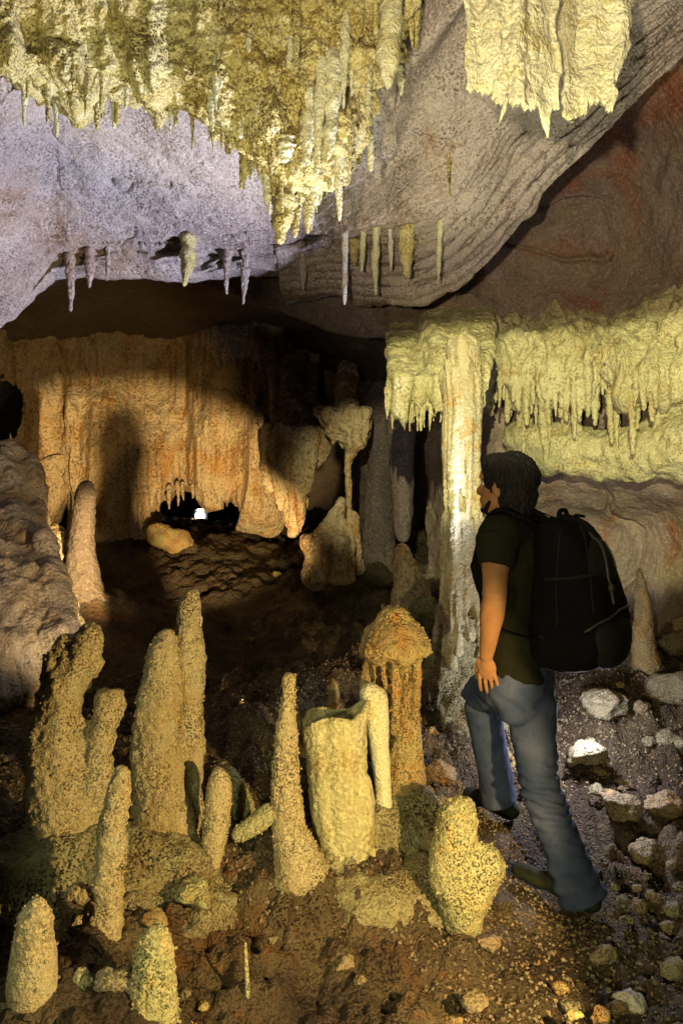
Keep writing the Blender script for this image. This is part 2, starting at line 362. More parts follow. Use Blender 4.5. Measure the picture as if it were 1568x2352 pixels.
# diagonal ledge of folded beds between slab and right vault
def ledge_disp(V, N):
    return 0.07*fbm(V, 2.2, 4, 51)+0.030*fbm(V, 9, 4, 52)
le = []
prof = [(-0.14,0.10,0)]
for k in range(6):
    prof += [(-0.10+k*0.045,-0.05+k*0.045,0),(-0.075+k*0.045,-0.035+k*0.045,0),(-0.07+k*0.045,0.02+k*0.045,0)]
prof += [(0.17,0.28,0),(0.10,0.6,0)]
spine = [(640,600,5.05),(760,580,4.95),(860,585,4.85),(960,570,4.72),(1040,515,4.6),(1110,430,4.48),(1190,325,4.33),(1290,240,4.22),(1400,155,4.12),(1520,60,4.02),(1680,-70,3.9)]
for q in prof:
    row = []
    for i, s in enumerate(spine):
        p = P(*s); a = P(*spine[max(i-1,0)]); b = P(*spine[min(i+1,len(spine)-1)]); t = (b-a); t[1] = 0; t /= np.linalg.norm(t)
        n = np.array((t[2], 0, -t[0])); k = 0.55+0.45*math.sin(i*1.1+0.5)**2
        k = (0.5+0.9*math.sin(math.pi*min(1, max(0, (i+0.5)/len(spine))))**1.5); row.append(p+n*(q[0]+0.01)*k+np.array((0, q[1], 0)))
    le.append(row)
me, LG, LN = patch(le, 460, 220, ledge_disp, name='ledge')
if LN[90,200,1] > 0: me, LG, LN = patch(le, 460, 220, ledge_disp, flip=True, name='ledge')
obj('cave_ceiling_ledge', me, M['slab'], kind='structure')

# rear vault (dark dome) behind the lip, running down to the orange wall
def dome_disp(V, N): return 0.16*fbm(V, 0.7, 4, 61)+0.05*fbm(V, 2.6, 4, 62)+0.015*fbm(V, 12, 3, 63)
dm = []
for py, ds in ((430, (4.8,5.2,5.6,5.8,5.6,5.5)), (560, (5.3,5.7,6.2,6.3,6.0,5.7)), (680, (6.0,6.6,7.3,7.3,6.6,5.9)), (780, (6.6,7.6,8.6,8.6,7.6,6.4)), (870, (7.2,8.6,9.6,9.6,8.8,7.2)), (960, (7.4,9.2,10.2,10.4,9.6,8.0)), (1100, (7.6,9.8,10.6,10.8,10.2,8.6)), (1300, (7.6,9.6,10.4,10.6,10.0,8.6))):
    dm.append([P(px, py, d) for px, d in zip((-450, 0, 350, 650, 900, 1080), ds)])
hole = lambda c: ((c[:,0]/c[:,1]*FP+784 > 350) & (c[:,0]/c[:,1]*FP+784 < 630) & (1176-(c[:,2]-CZ)/c[:,1]*FP > 1120) & (1176-(c[:,2]-CZ)/c[:,1]*FP < 1235))
me, DG, DN = patch(dm, 320, 260, dome_disp, name='vault', hole=hole)
if DN[100,150,1] > 0: me, DG, DN = patch(dm, 320, 260, dome_disp, flip=True, name='vault', hole=hole)
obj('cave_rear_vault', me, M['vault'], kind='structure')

# ------------------------------------------------------------------ rock formations
def pop(a=0.006, f=48, big=0.010, s=0, ribs=0.0, rf=16):
    def d(V, N):
        up = np.clip(N[:,2]+0.6, 0, 1)
        m = 0.45+0.55*ss(-0.3, 0.3, vnoise(V, 6, s+5))
        o = big*fbm(V, 7, 4, s)+a*m*(0.62-worley(V, f, s+1))*1.6+0.5*a*(0.6-worley(V, f*0.45, s+2))
        if ribs: o = o+ribs*fbm(V*np.array((1,1,0.06)), rf, 3, s+3)
        return o
    return d
def chain(pts, Y, seg=22, dy=0.0, flat=None):
    n = len(pts); path = []; rad = []
    for i, q in enumerate(pts):
        yy = q[3] if len(q) > 3 else Y+dy*i/(max(n-1, 1)); path.append(P(q[0], q[1], yy)); rad.append(S(q[2], yy))
    return tube(path, rad, seg, flat)
def grains(me, mat, seed, dens):
    V = getV(me); N = getN(me); g = np.random.default_rng(seed); m = 0.25+0.75*ss(-0.15, 0.35, vnoise(V, 7, seed))
    sel = np.where(g.random(len(V)) < dens*m)[0]; n = len(sel)
    bm = bmesh.new(); bmesh.ops.create_icosphere(bm, subdivisions=1, radius=1.0); bm.verts.ensure_lookup_table()
    B = np.array([v.co[:] for v in bm.verts]); T = np.array([[v.index for v in f.verts] for f in bm.faces]); bm.free()
    r = g.uniform(0.0022, 0.0062, n); c = V[sel]+N[sel]*(r*0.35)[:,None]
    Q = (B[None]*r[:,None,None]*g.uniform(0.7, 1.3, (n, 1, 3))*(1+g.uniform(-.15,.15,(n,len(B),1)))+c[:,None]).reshape(-1, 3)
    F = [tuple(p.vertices) for p in me.polygons]+[tuple(q) for q in (T[None]+(len(V)+np.arange(n)*len(B))[:,None,None]).reshape(-1, 3).tolist()]
    out = bpy.data.meshes.new(me.name); out.from_pydata(np.concatenate([V, Q]).tolist(), [], F); out.polygons.foreach_set('use_smooth', [True]*len(out.polygons)); out.update(); return out
def knobs(chains, Y, n, seed):
    r = random.Random(seed); out = []
    for _ in range(n):
        c = r.choice(chains[:3]); i = r.randrange(len(c)-1); t = r.random(); a, b = c[i], c[i+1]
        px, py, rr = (a[k]+(b[k]-a[k])*t for k in range(3)); yy = (a[3] if len(a) > 3 else Y); R_ = S(rr, yy); an = r.uniform(0, 6.28)
        p = P(px, py, yy)+np.array((math.cos(an)*R_*0.72, math.sin(an)*R_*0.72, 0)); k = R_*r.uniform(0.22, 0.50)
        out.append(ell(p, (k, k, k*r.uniform(0.9, 1.9)), None, 14, 8))
    return out
def cluster(x0, x1, n, top, bot, Y, rr, seed, dy=0.25):
    """a curtain of hanging rods fused into one body; bot: px -> lowest py"""
    r = random.Random(seed); out = []
    for k in range(n):
        px = x0+(x1-x0)*(k+0.5)/n+r.uniform(-4, 4); b_ = np.interp(px, [q[0] for q in bot], [q[1] for q in bot])+r.uniform(-28, 12); R_ = r.uniform(*rr); yy = Y+r.uniform(-dy, dy)
        out.append([(px+r.uniform(-6,6), top, R_*1.5, yy), (px, top+(b_-top)*0.4, R_*1.15, yy), (px, top+(b_-top)*0.75, R_*0.8, yy), (px+r.uniform(-3,3), b_, R_*0.25, yy)])
    return out
def formation(name, label, cat, chains, Y, mat, voxel=0.008, disp=None, group=None, smooth=4, extra=(), kn=0):
    me = fuse([chain(c, Y) for c in chains]+list(extra)+(knobs(chains, Y, kn, len(label)) if kn else []), voxel, smooth, disp or pop(), name)
    yy = min(P(0,0,c[0][3])[1] if len(c[0]) > 3 else Y for c in chains) if chains else Y
    if yy < 4.6 and mat in ('stal','green','mushroom','rockB','crust'): me = grains(me, M[mat], len(label), 0.055)
    return thing(name, me, M[mat], label, cat, group)

formation('stalagmite', 'thick rounded beige stalagmite with a small knob on its right side, at left', 'stalagmite',
    [[(150,1960,88),(140,1860,80),(132,1740,70),(136,1630,60),(160,1545,50),(196,1490,42),(210,1452,33)], [(120,1640,46),(138,1540,38),(158,1480,28)], [(205,1500,32),(206,1540,28)],
     [(180,1920,50),(205,1820,42),(228,1720,34),(243,1640,35),(246,1604,34)]], 3.0, 'stal', 0.008, pop(0.010, 40, 0.030, 1), kn=30)
formation('stalagmite', 'pale tapering twin stalagmite whose right orange spire rises tallest of the foreground', 'stalagmite',
    [[(372,1990,84),(372,1900,74),(365,1780,54),(365,1680,52),(368,1590,42),(374,1510,30),(380,1456,18)],
     [(415,1900,50,3.22),(428,1780,40,3.22),(434,1660,34,3.22),(436,1540,32,3.22),(430,1455,27,3.22),(436,1400,27,3.22),(446,1362,19,3.22)], [(452,1480,16,3.2),(455,1520,14,3.2)]], 3.12, 'stal', 0.008, pop(0.009, 42, 0.026, 2), kn=24)
formation('stalagmite', 'slim upright pale stalagmite with an orange tip, before the two big beige ones', 'stalagmite',
    [[(235,2352,60),(238,2230,50),(236,2140,44),(248,2060,36),(258,1970,32),(266,1880,29),(276,1800,22),(282,1770,15)], [(190,2120,34),(215,2160,40)], [(170,2050,22),(200,2062,24)]], 2.62, 'stal', 0.007, pop(0.009, 44, 0.016, 3), kn=15)
formation('stalagmite', 'small carrot-shaped beige stalagmite standing alone between the twin and the candle stalagmite', 'stalagmite',
    [[(488,1990,18),(492,1930,27),(500,1860,30),(504,1800,25),(500,1775,17)]], 3.02, 'stal', 0.006, pop(0.005, 50, 0.006, 4))
formation('rock', 'flat tilted greenish stone leaning beside the foot of the candle stalagmite', 'rock',
    [[(548,1918,20),(585,1895,24),(622,1866,26)]], 3.05, 'green', 0.007, pop(0.005, 46, 0.008, 5))
formation('stalagmite', 'thin candle-like stalagmite with a flat orange top, left of the scalloped stump', 'stalagmite',
    [[(690,2010,70),(675,1950,50),(662,1880,36),(656,1790,30),(657,1700,26),(662,1620,20),(665,1565,17),(665,1556,16)]], 3.05, 'stal', 0.007, pop(0.008, 46, 0.012, 6), kn=7)
# scalloped stump with a sunken rim
def stump():
    Y = 3.12; V = []; Fc = []; n = 64
    prof = [(1980,60,815),(1930,64,795),(1870,66,782),(1800,66,775),(1740,68,770),(1690,71,768),(1655,77,768),(1640,80,768),(1636,74,768),(1650,62,768),(1668,30,768),(1672,2,768)]
    for j, (py, r, cx) in enumerate(prof):
        c = P(cx, py, Y+0.06); rr = S(r, Y)
        for k in range(n):
            a = 2*math.pi*k/n; sc = 1+0.06*math.sin(a*5+1)+0.035*math.sin(a*11)
            dz = (0.028*math.cos(a-0.2)+0.016*math.sin(a*3+1)) if 5 <= j <= 9 else 0
            V.append((c[0]+rr*sc*math.cos(a), c[1]+rr*sc*0.85*math.sin(a), c[2]+dz))
    for j in range(len(prof)-1):
        for k in range(n):
            a = j*n+k; b = j*n+(k+1) % n; Fc.append((a, b, b+n, a+n))
    Fc.append(tuple(range(n-1, -1, -1))); Fc.append(tuple(range((len(prof)-1)*n, len(prof)*n)))
    return V, Fc
formation('stalagmite', 'broad pale stump with a ragged scalloped rim around its sunken top', 'stalagmite', [[(815,1930,44,3.16),(828,1850,30,3.16),(830,1790,20,3.16)]], 3.1, 'drape', 0.007, pop(0.004, 46, 0.008, 7, ribs=0.010, rf=11), extra=[stump()])
formation('stalagmite', 'orange-brown mushroom-shaped stalagmite with a domed hood over fluted legs', 'stalagmite',
    [[(905,1420,40,3.35),(905,1452,70,3.35),(906,1486,84,3.35),(908,1502,84,3.35),(908,1508,30,3.35)], [(910,1850,66,3.38),(925,1760,46,3.38),(932,1680,34,3.38),(936,1600,26,3.38),(938,1520,20,3.38)],
     [(848,1510,13,3.38),(842,1600,15,3.38),(850,1700,22,3.36)], [(908,1520,12,3.28),(910,1600,12,3.28),(905,1680,14,3.3)], [(956,1500,13,3.34),(955,1640,14,3.34),(950,1800,26,3.34)], [(880,1530,8,3.26),(884,1580,7,3.26)], [(932,1530,7,3.26),(934,1570,6,3.26)]], 3.35, 'mushroom', 0.007, pop(0.006, 46, 0.012, 8, ribs=0.010, rf=20), kn=4)
formation('stalagmite', 'smooth pale green-white knob stalagmite leaning against the mushroom-shaped one', 'stalagmite',
    [[(846,1590,24),(858,1612,34),(866,1660,30),(872,1720,24),(878,1800,22),(880,1860,24)]], 3.24, 'pale', 0.006, pop(0.002, 46, 0.008, 9, ribs=0.006, rf=16))
formation('flowstone_mound', 'wide greenish flowstone mound carrying the stump, the mushroom and the double-knobbed stalagmites', 'flowstone',
    [[(690,2040,80,3.25),(770,1990,100,3.25),(860,1930,110,3.3),(940,1890,95,3.38),(1010,1940,85,3.3)], [(720,2150,110,3.14),(850,2110,130,3.14),(960,2100,120,3.12),(1050,2160,70,3.08)], [(700,2200,70,3.08),(860,2215,80,3.06),(990,2200,70,3.05)]], 3.3, 'crust', 0.011, pop(0.012, 34, 0.060, 10), kn=30)
formation('stalagmite', 'double-knobbed rounded green-yellow stalagmite standing right beside the person\'s forward boot', 'stalagmite',
    [[(1072,2150,34),(1060,2090,50),(1045,2020,56),(1042,1950,54),(1050,1880,48),(1055,1858,40)], [(1080,2060,52),(1105,1985,46),(1112,1965,40)]], 2.98, 'green', 0.007, pop(0.009, 44, 0.022, 11), kn=15)
formation('stalagmite', 'stubby grit-covered stalagmite cut by the frame in the bottom left corner', 'stalagmite',
    [[(70,2460,62),(72,2330,56),(78,2200,50),(84,2110,38),(88,2080,24)]], 2.3, 'stal', 0.006, pop(0.006, 50, 0.012, 12), kn=8)
formation('stalagmite', 'stubby grit-covered stalagmite at the bottom edge, right of the slim one', 'stalagmite',
    [[(355,2460,64),(352,2340,56),(352,2230,48),(358,2160,36),(360,2140,24)]], 2.35, 'green', 0.006, pop(0.006, 50, 0.012, 13), kn=8)
formation('stalagmite', 'low gritty stub between the two stubby stalagmites at the bottom edge', 'stalagmite',
    [[(185,2450,44),(182,2340,36),(186,2260,28),(188,2236,20)]], 2.36, 'green', 0.006, pop(0.007, 48, 0.014, 51), kn=6)
formation('stalagmite', 'thin crusted stub just left of the right one of the bottom stubby stalagmites', 'stalagmite',
    [[(285,2440,30),(284,2310,25),(288,2240,18),(290,2205,12)]], 2.42, 'mushroom', 0.006, pop(0.007, 48, 0.014, 52), kn=4)
formation('stalagmite', 'dim slender stalagmite in the shade behind the carrot-shaped one', 'stalagmite',
    [[(566,1850,34),(560,1760,28),(556,1690,20),(553,1705,12),(552,1690,8)]], 3.9, 'stal', 0.009, pop(0.006, 44, 0.01, 14))
formation('stalagmite', 'small reddish pointed stalagmite in the shade behind the stump', 'stalagmite',
    [[(768,1700,26),(768,1640,22),(766,1590,14),(766,1565,8)]], 3.9, 'mushroom', 0.009, pop(0.006, 44, 0.008, 15))
formation('stalagmite', 'tiny grey-green bumpy stalagmite low in the gap between the twin and the candle', 'stalagmite',
    [[(560,1860,30),(540,1810,24),(525,1770,14)]], 3.4, 'green', 0.008, pop(0.006, 44, 0.01, 16))
formation('stalagmite', 'blunt orange cylinder stalagmite in front of the orange rear wall, left', 'stalagmite',
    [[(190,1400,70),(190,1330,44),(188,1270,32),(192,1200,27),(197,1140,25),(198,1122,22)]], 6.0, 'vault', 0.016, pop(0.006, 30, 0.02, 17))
formation('stalagmite', 'small knobbly brown spire standing on the rubble right of the backpack', 'stalagmite',
    [[(1482,1530,34),(1480,1480,24),(1478,1420,19),(1474,1360,14),(1466,1310,8)], [(1470,1500,20),(1463,1420,10),(1463,1330,6)]], 4.8, 'mushroom', 0.009, pop(0.008, 36, 0.012, 18))
formation('stalagmite', 'brown conical stalagmite on the slope between the mushroom and the fluted column', 'stalagmite',
    [[(960,1450,78),(945,1370,48),(932,1310,28),(925,1262,18)]], 5.2, 'orange', 0.012, pop(0.008, 34, 0.02, 19))
formation('stalactite', 'long dark stalactite hanging in shadow left of the fluted column', 'stalactite',
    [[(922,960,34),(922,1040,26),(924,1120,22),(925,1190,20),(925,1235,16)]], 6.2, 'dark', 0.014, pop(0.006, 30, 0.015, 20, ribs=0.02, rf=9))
formation('cave_column', 'orange cap of stalactites joined to a thin column in the middle distance', 'column',
    [[(800,850,22,8.2),(795,930,26,7.1),(792,965,34,6.8),(795,1000,20,6.8),(797,1040,11,6.8),(797,1100,8),(797,1180,10),(799,1260,18),(800,1310,30)], [(760,990,22),(765,1020,8)], [(830,985,20),(832,1025,8)], [(812,1000,14),(814,1045,5)], [(815,1180,7),(818,1250,9),(822,1310,16)]]+cluster(742,848,13,945,[(740,985),(770,1015),(800,1050),(830,1035),(850,1005)],6.8,(8,13),13,0.1), 6.8, 'orange', 0.016, pop(0.01, 28, 0.02, 21, ribs=0.03, rf=9))
formation('flowstone_lump', 'honey-coloured lumpy flowstone pillar right of the dark passage', 'flowstone',
    cluster(618,738,15,1000,[(610,1110),(640,1160),(665,1215),(690,1215),(710,1150),(740,1060)],7.0,(12,20),11,0.12)+[[(676,830,26,8.2),(670,930,26,7.5),(672,1040,30,7.0),(680,1130,28,7.0)],[(640,850,18,8.2),(640,1000,18,7.1)],[(714,850,18,8.2),(705,1000,20,7.1)]], 7.0, 'orange', 0.016, pop(0.014, 26, 0.04, 22, ribs=0.04, rf=9), smooth=2)
formation('flowstone_lump', 'leaning honey-coloured flowstone fin below the thin column', 'flowstone',
    [[(784,1150,10),(768,1190,20),(748,1230,30),(736,1275,36),(722,1330,30)], [(778,1190,12),(782,1250,14),(772,1325,20)], [(800,1200,8),(806,1260,12),(800,1330,16)]]+cluster(705,790,9,1240,[(700,1330),(740,1330),(790,1320)],6.45,(8,14),12,0.05), 6.5, 'orange', 0.013, pop(0.010, 28, 0.03, 23, ribs=0.03, rf=9), smooth=2, kn=5)
formation('cave_column', 'dark brown pillar in the shade behind the thin orange column', 'column',
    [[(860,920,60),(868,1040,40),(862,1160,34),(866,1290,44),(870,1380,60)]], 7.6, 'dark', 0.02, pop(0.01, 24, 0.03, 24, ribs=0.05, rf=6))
# left flowstone bank
formation('flowstone_bank', 'grey-beige flowstone bank sloping down along the left edge of the picture', 'flowstone',
    [[(10,1080,80,6.0),(15,1180,85,5.8),(20,1300,110,5.4),(20,1430,150,5.0),(10,1560,190,4.8)], [(92,1235,18,5.2),(112,1320,30,5.0),(128,1410,36,4.8),(140,1480,42,4.6)], [(60,1060,26,5.9),(70,1150,34,5.8),(90,1240,26,5.4)]], 5.4, 'bank', 0.016, pop(0.012, 30, 0.06, 25, ribs=0.05, rf=7), kn=12)
formation('boulder', 'brown rounded boulder at the foot of the orange cylinder stalagmite', 'boulder', [[(120,1225,28),(150,1260,36),(175,1290,30)]], 6.2, 'orange', 0.016, pop(0.01, 26, 0.04, 26))
formation('boulder', 'brown weathered boulder on the slope below the passage lamp', 'boulder', [[(360,1225,28),(400,1248,34),(430,1265,26)]], 8.0, 'mushroom', 0.02, pop(0.012, 22, 0.05, 27))

# fluted column with its base
cp = [[(1062,800,38),(1062,850,36),(1060,900,32),(1060,980,24),(1060,1100,22),(1064,1180,26),(1066,1280,30),(1062,1370,36),(1056,1460,44)]]
for k in range(16):
    a = 2*math.pi*k/16; x = 1060+math.cos(a)*36; dy = -0.078*math.sin(a)
    r = random.uniform(6.5, 10)
    t0 = 850+random.randint(-40, 30); t1 = random.choice((1140,1200,1260,1330,1360))
    cp.append([(x+random.uniform(-3,3)-4, t0, r*1.2, 4.4+dy), (x, t0+90, r, 4.4+dy), (x+random.uniform(-4,4), 1060, r*0.9, 4.4+dy), (x+5, t1, r*0.6, 4.4+dy)])
for k in range(10):
    a = math.pi*k/9; x = 1064+math.cos(a)*40; dy = -0.085*math.sin(a); r = random.uniform(7, 13)
    e_ = random.randint(1400, 1540); cp.append([(x, 1160+random.randint(-30,40), r*0.7, 4.4+dy), (x, 1250, r, 4.4+dy), (x-3, 1370, r*1.1, 4.4+dy), (1060+(x-1060)*1.5, e_, r*0.9, 4.4+dy*1.6)])
formation('cave_column', 'tall pale yellow fluted column joining ceiling and floor, left of the person\'s head', 'column', cp, 4.4, 'column', 0.0065, pop(0.006, 40, 0.010, 28, ribs=0.024, rf=24), smooth=1)
formation('flowstone_mound', 'brown and white gritty rock mound forming the foot of the fluted column', 'flowstone',
    [[(1064,1350,44),(1060,1420,58),(1050,1500,70),(1040,1600,90),(1050,1720,120)], [(985,1400,36,4.7),(960,1460,50,4.8),(930,1540,70,4.8)], [(1110,1500,50,4.5),(1130,1600,60,4.5)]], 4.45, 'crust', 0.012, pop(0.014, 30, 0.07, 29))
formation('flowstone_curtain', 'pale fringe of flowstone spreading from the top of the column towards the left', 'flowstone',
    [[(1000,745,40,6.0),(1003,800,34,5.0),(1000,850,30,4.7),(985,890,22,4.62)]]+[[(x_, 752, 20, 6.1),(x_+4, 810, 18, 5.2),(x_+6, 870, 16, 4.75),(x_+8, 905, 12, 4.62)] for x_ in (905,930,952,975,1020,1045,1070)]+cluster(900,1030,16,870,[(890,945),(915,960),(935,995),(950,960),(1000,960),(1040,1000)],4.6,(9,14),3,0.06)+[[(x_, 722, 18, 5.9),(x_, 770, 16, 5.2),(x_, 830, 13, 4.7),(x_+2, 895+(x_*7)%40, 6, 4.6)] for x_ in range(1000,1126,12)], 4.6, 'drape', 0.012, pop(0.008, 34, 0.02, 30, ribs=0.03, rf=14))

# ------------------------------------------------------------------ stalactites: prototypes hang from their own origin, one unit long
def proto(k, fat=0.0, knob=0.25, tip=0.15, seg=18, nr=44):
    V = []; r0 = random.Random(k*13+5); ph = [r0.uniform(0, 6.28) for _ in range(6)]
    for j in range(nr):
        t = j/(nr-1); base = (1-t)**0.55*(1-tip)+tip if fat == 0 else (1-fat*t)*(1-t**7)**0.5
        base *= 1+knob*0.5*math.sin(t*9+ph[0])+knob*0.35*math.sin(t*23+ph[1])
        base *= 1-0.65*max(0, 1-t/0.10)**1.5
        if j == nr-1: base *= 0.3
        cx = 0.25*math.sin(t*3+ph[2])*t; cy = 0.25*math.sin(t*4+ph[3])*t
        for i in range(seg):
            a = 2*math.pi*i/seg; V.append((cx+math.cos(a)*base, cy+math.sin(a)*base, -t))
    V = np.array(V); q = V*np.array((1,1,6.0))
    nn = fbm(q+k*10, 2.2, 3, k); w_ = worley(q+k*10, 2.4, k); rad = V[:,:2].copy()
    V[:,:2] += rad*(0.30*nn+0.45*(0.55-w_))[:,None]
    Fc = [(j*seg+(i+1) % seg, j*seg+i, (j+1)*seg+i, (j+1)*seg+(i+1) % seg) for j in range(nr-1) for i in range(seg)]
    Fc = [tuple(x) for x in Fc]+[tuple(range((nr-1)*seg, nr*seg))[::-1]]
    return mesh_np('stalactite', V, Fc)
PR = {}
for kind, args in (('thin', [(k, 0.0, 0.2, 0.35) for k in range(5)]), ('cone', [(k+10, 0.0, 0.3, 0.12) for k in range(5)]), ('fat', [(k+20, 0.35, 0.3, 0.2) for k in range(5)])):
    PR[kind] = [proto(*a) for a in args]
pcache = {}
def stalactite(p, r, L, kind, mat, label, group=None, tilt=0.04, name='stalactite'):
    k = random.randrange(5); key = (kind, k, mat)
    if key not in pcache:
        me = PR[kind][k].copy(); me.materials.clear(); me.materials.append(M[mat]); pcache[key] = me
    o = bpy.data.objects.new(name, pcache[key]); COL.objects.link(o)
    o.location = p; o.scale = (r, r*random.uniform(0.8,1.1), L); o.rotation_euler = (random.uniform(-tilt,tilt), random.uniform(-tilt,tilt), random.uniform(0,6.28))
    o['label'] = label; o['category'] = 'stalactite'
    if group: o['group'] = group
    return o
from mathutils.bvhtree import BVHTree
roofs = []
def roof_trees():
    if not roofs:
        for o in list(bpy.data.objects):
            if o.name.split('.')[0] in ('cave_ceiling','cave_ceiling_ledge','flowstone_mass'):
                roofs.append(BVHTree.FromPolygons([v.co+o.location for v in o.data.vertices], [tuple(q.vertices) for q in o.data.polygons]))
    return roofs
def hang(px, py0, py1, r, Y, kind, mat, label, group=None, up=14):
    a = P(px, py0-up, Y); b = P(px, py1, Y)
    if group is None:                                                # let the root meet the rock it grows from
        hs = [h[0].z for h in (tr.ray_cast(Vector((b[0], b[1], b[2]+0.03)), Vector((0,0,1))) for tr in roof_trees()) if h[0] is not None]
        if hs and min(hs)-a[2] < 0.6: a[2] = max(min(hs)+0.05, b[2]+0.08)
    return stalactite(a, S(r, Y), a[2]-b[2], kind, mat, label, group)

# stalactite-covered hanging mass, upper left
edge = [(-300,120),(-100,150),(40,190),(210,235),(390,235),(530,345),(615,410),(690,470),(770,400),(850,250),(905,90),(945,-20),(960,-160)]
rows = []
for t, yb in ((0.0,3.15),(0.25,3.26),(0.5,3.38),(0.75,3.48),(0.93,3.56),(1.0,3.68),(0.97,3.9),(0.85,4.3)):
    row = []
    for ex, ey in edge:
        top = -420; py = top+(ey-top)*t; px = ex+(0 if ex < 500 else (1-t)*(690-ex)*0.15)
        row.append(P(px, py, yb+0.05*math.sin(ex*0.011)-(0.10+0.22*max(0, min(1, (420-ex)/350)) if t < 0.96 else 0)))
    rows.append(row)
def mass_disp(V, N):
    px = V[:,0]/V[:,1]*FP+784
    rib = fbm(V*np.array((1,0.25,0.12))+np.array((0,0,0)), 8, 3, 71); left = ss(560, 380, px)
    return 0.075*left*rib*1.8+0.07*fbm(V, 4, 4, 72)+0.10*(1-0.6*left)*(0.55-worley(V*np.array((1,1,0.6)), 8, 73))+0.030*(0.55-worley(V, 24, 74))+0.012*(0.5-worley(V, 55, 75))
me, AG, AN = patch(rows, 560, 420, mass_disp, name='flowstone_mass')
if AN[200,280,1] > 0: me, AG, AN = patch(rows, 560, 420, mass_disp, flip=True, name='flowstone_mass')
thing('flowstone_mass', me, M['yellow'], 'big yellow lumpy flowstone mass hanging from the ceiling in the upper left', 'flowstone')
n_ = 0; tries = 0
while n_ < 122 and tries < 4000:
    tries += 1
    i = random.randint(60, 395); j = random.randint(20, 555); p = AG[i, j]; px = p[0]/p[1]*FP+784; py = 1176-(p[2]-CZ)/p[1]*FP
    if px < -30 or px > 960 or py < -60: continue
    if px < 430 and py < 110 and random.random() < 0.75: continue
    low = i > 330; Y = p[1]
    if px < 430: r = random.uniform(5, 10); L = random.uniform(22, 60) if low else random.uniform(40, 90); g = 'left'
    else: r = random.uniform(5, 13); L = random.uniform(30, 95); g = 'right'
    if r > 10.5: lab = 'thick knobbly yellow stalactite among the crowd under the hanging flowstone mass'
    elif L > 60: lab = 'long thin yellow stalactite among the crowd under the hanging flowstone mass'
    elif low: lab = 'short stubby stalactite along the lower rim of the hanging flowstone mass'
    else: lab = 'small yellow stalactite on the face of the hanging flowstone mass'
    stalactite(p+np.array((0,0.02,0.06)), S(r, Y), S(L, Y)+0.06, random.choice(('thin','cone','fat')), 'yellow' if random.random() < 0.72 else 'pale', lab, 'stalactites on the hanging flowstone mass'); n_ += 1
G1 = None
for a in [(655,375,562,33,3.62,'fat','yellow','fat golden grape-like stalactite at the lowest point of the hanging mass'),
          (612,395,470,14,3.6,'thin','pale','slim pale stalactite just left of the fat golden one'),
          (722,385,472,12,3.6,'thin','pale','short pale stalactite just right of the fat golden one'),
          (657,305,372,23,3.45,'fat','pale','pear-shaped pale stalactite above the fat golden one'),
          (711,290,384,21,3.42,'fat','pale','bulbous whitish stalactite, left one of the bright triple'),
          (738,140,398,14,3.38,'thin','pale','long straight whitish stalactite in the middle of the bright triple'),
          (764,215,374,24,3.40,'fat','pale','broad whitish stalactite, right one of the bright triple'),
          (773,368,458,10,3.5,'thin','pale','thin pale stalactite hanging below the bright triple'),
          (903,-20,208,34,3.3,'fat','pale','very fat bright yellow-white stalactite at the right end of the hanging mass'),
          (846,195,284,8,3.45,'thin','pale','lone thin stalactite right of the bright triple'),
          (682,40,170,10,3.3,'thin','yellow','long needle stalactite in the middle of the hanging mass'),
          (795,130,250,12,3.35,'cone','pale','pale stalactite right above the bright triple'),
          (220,215,300,12,3.62,'cone','yellow','single yellow stalactite dangling below the rim over the pale ceiling'),
          (402,215,292,9,3.62,'cone','yellow','thin crooked stalactite dangling over the pale ceiling, mid left'),
          (792,528,702,9,4.75,'thin','white','longest thin white stalactite, hanging from the dark ledge'),
          (835,550,624,8,4.75,'thin','pale','short pale stalactite just right of the longest white one'),
          (866,575,678,11,4.7,'cone','pale','frayed pale stalactite second to the right of the longest white one'),
          (713,480,530,13,4.6,'cone','pale','stubby pale stalactite under the fat golden one'),
          (897,575,622,7,4.7,'thin','white','tiny white stalactite under the dark ledge'),
          (934,585,640,19,4.65,'fat','yellow','yellow knob-like stalactite at the right end of the dark ledge'),
          (812,572,612,15,4.85,'cone','yellow','yellow pointed stub behind the longest white stalactite'),
          (1012,615,652,8,4.6,'cone','pale','tiny pale stalactite below the folded rock at the ledge\'s far right'),
          (432,595,660,26,4.95,'cone','yellow','stout yellow cone stalactite at the ceiling lip with a diagonal shadow above'),
          (160,590,717,13,5.0,'cone','slab','long grey stalactite at the ceiling lip, left'),
          (206,595,662,16,5.0,'cone','slab','short broad grey stalactite right of the long grey one'),
          (249,605,648,8,5.0,'cone','slab','tiny grey stalactite, third from the left on the ceiling lip'),
          (22,555,612,6,5.0,'cone','slab','thin grey stalactite at the far left of the ceiling lip'),
          (524,620,676,11,5.0,'cone','slab','small grey stalactite right of the stout yellow cone'),
          (565,615,700,12,5.0,'cone','slab','grey stalactite with a bright tip right of the stout yellow cone'),
          (695,585,668,9,5.0,'cone','slab','slim grey stalactite at the right end of the ceiling lip'),
          (1030,430,448,5,4.3,'cone','yellow','tiny yellow stalactite on the folded rock left of the diagonal ledge')]:
    px, y0, y1, r, Y, k, mt, lb = a; hang(px, y0, y1, r, Y, k, mt, lb)

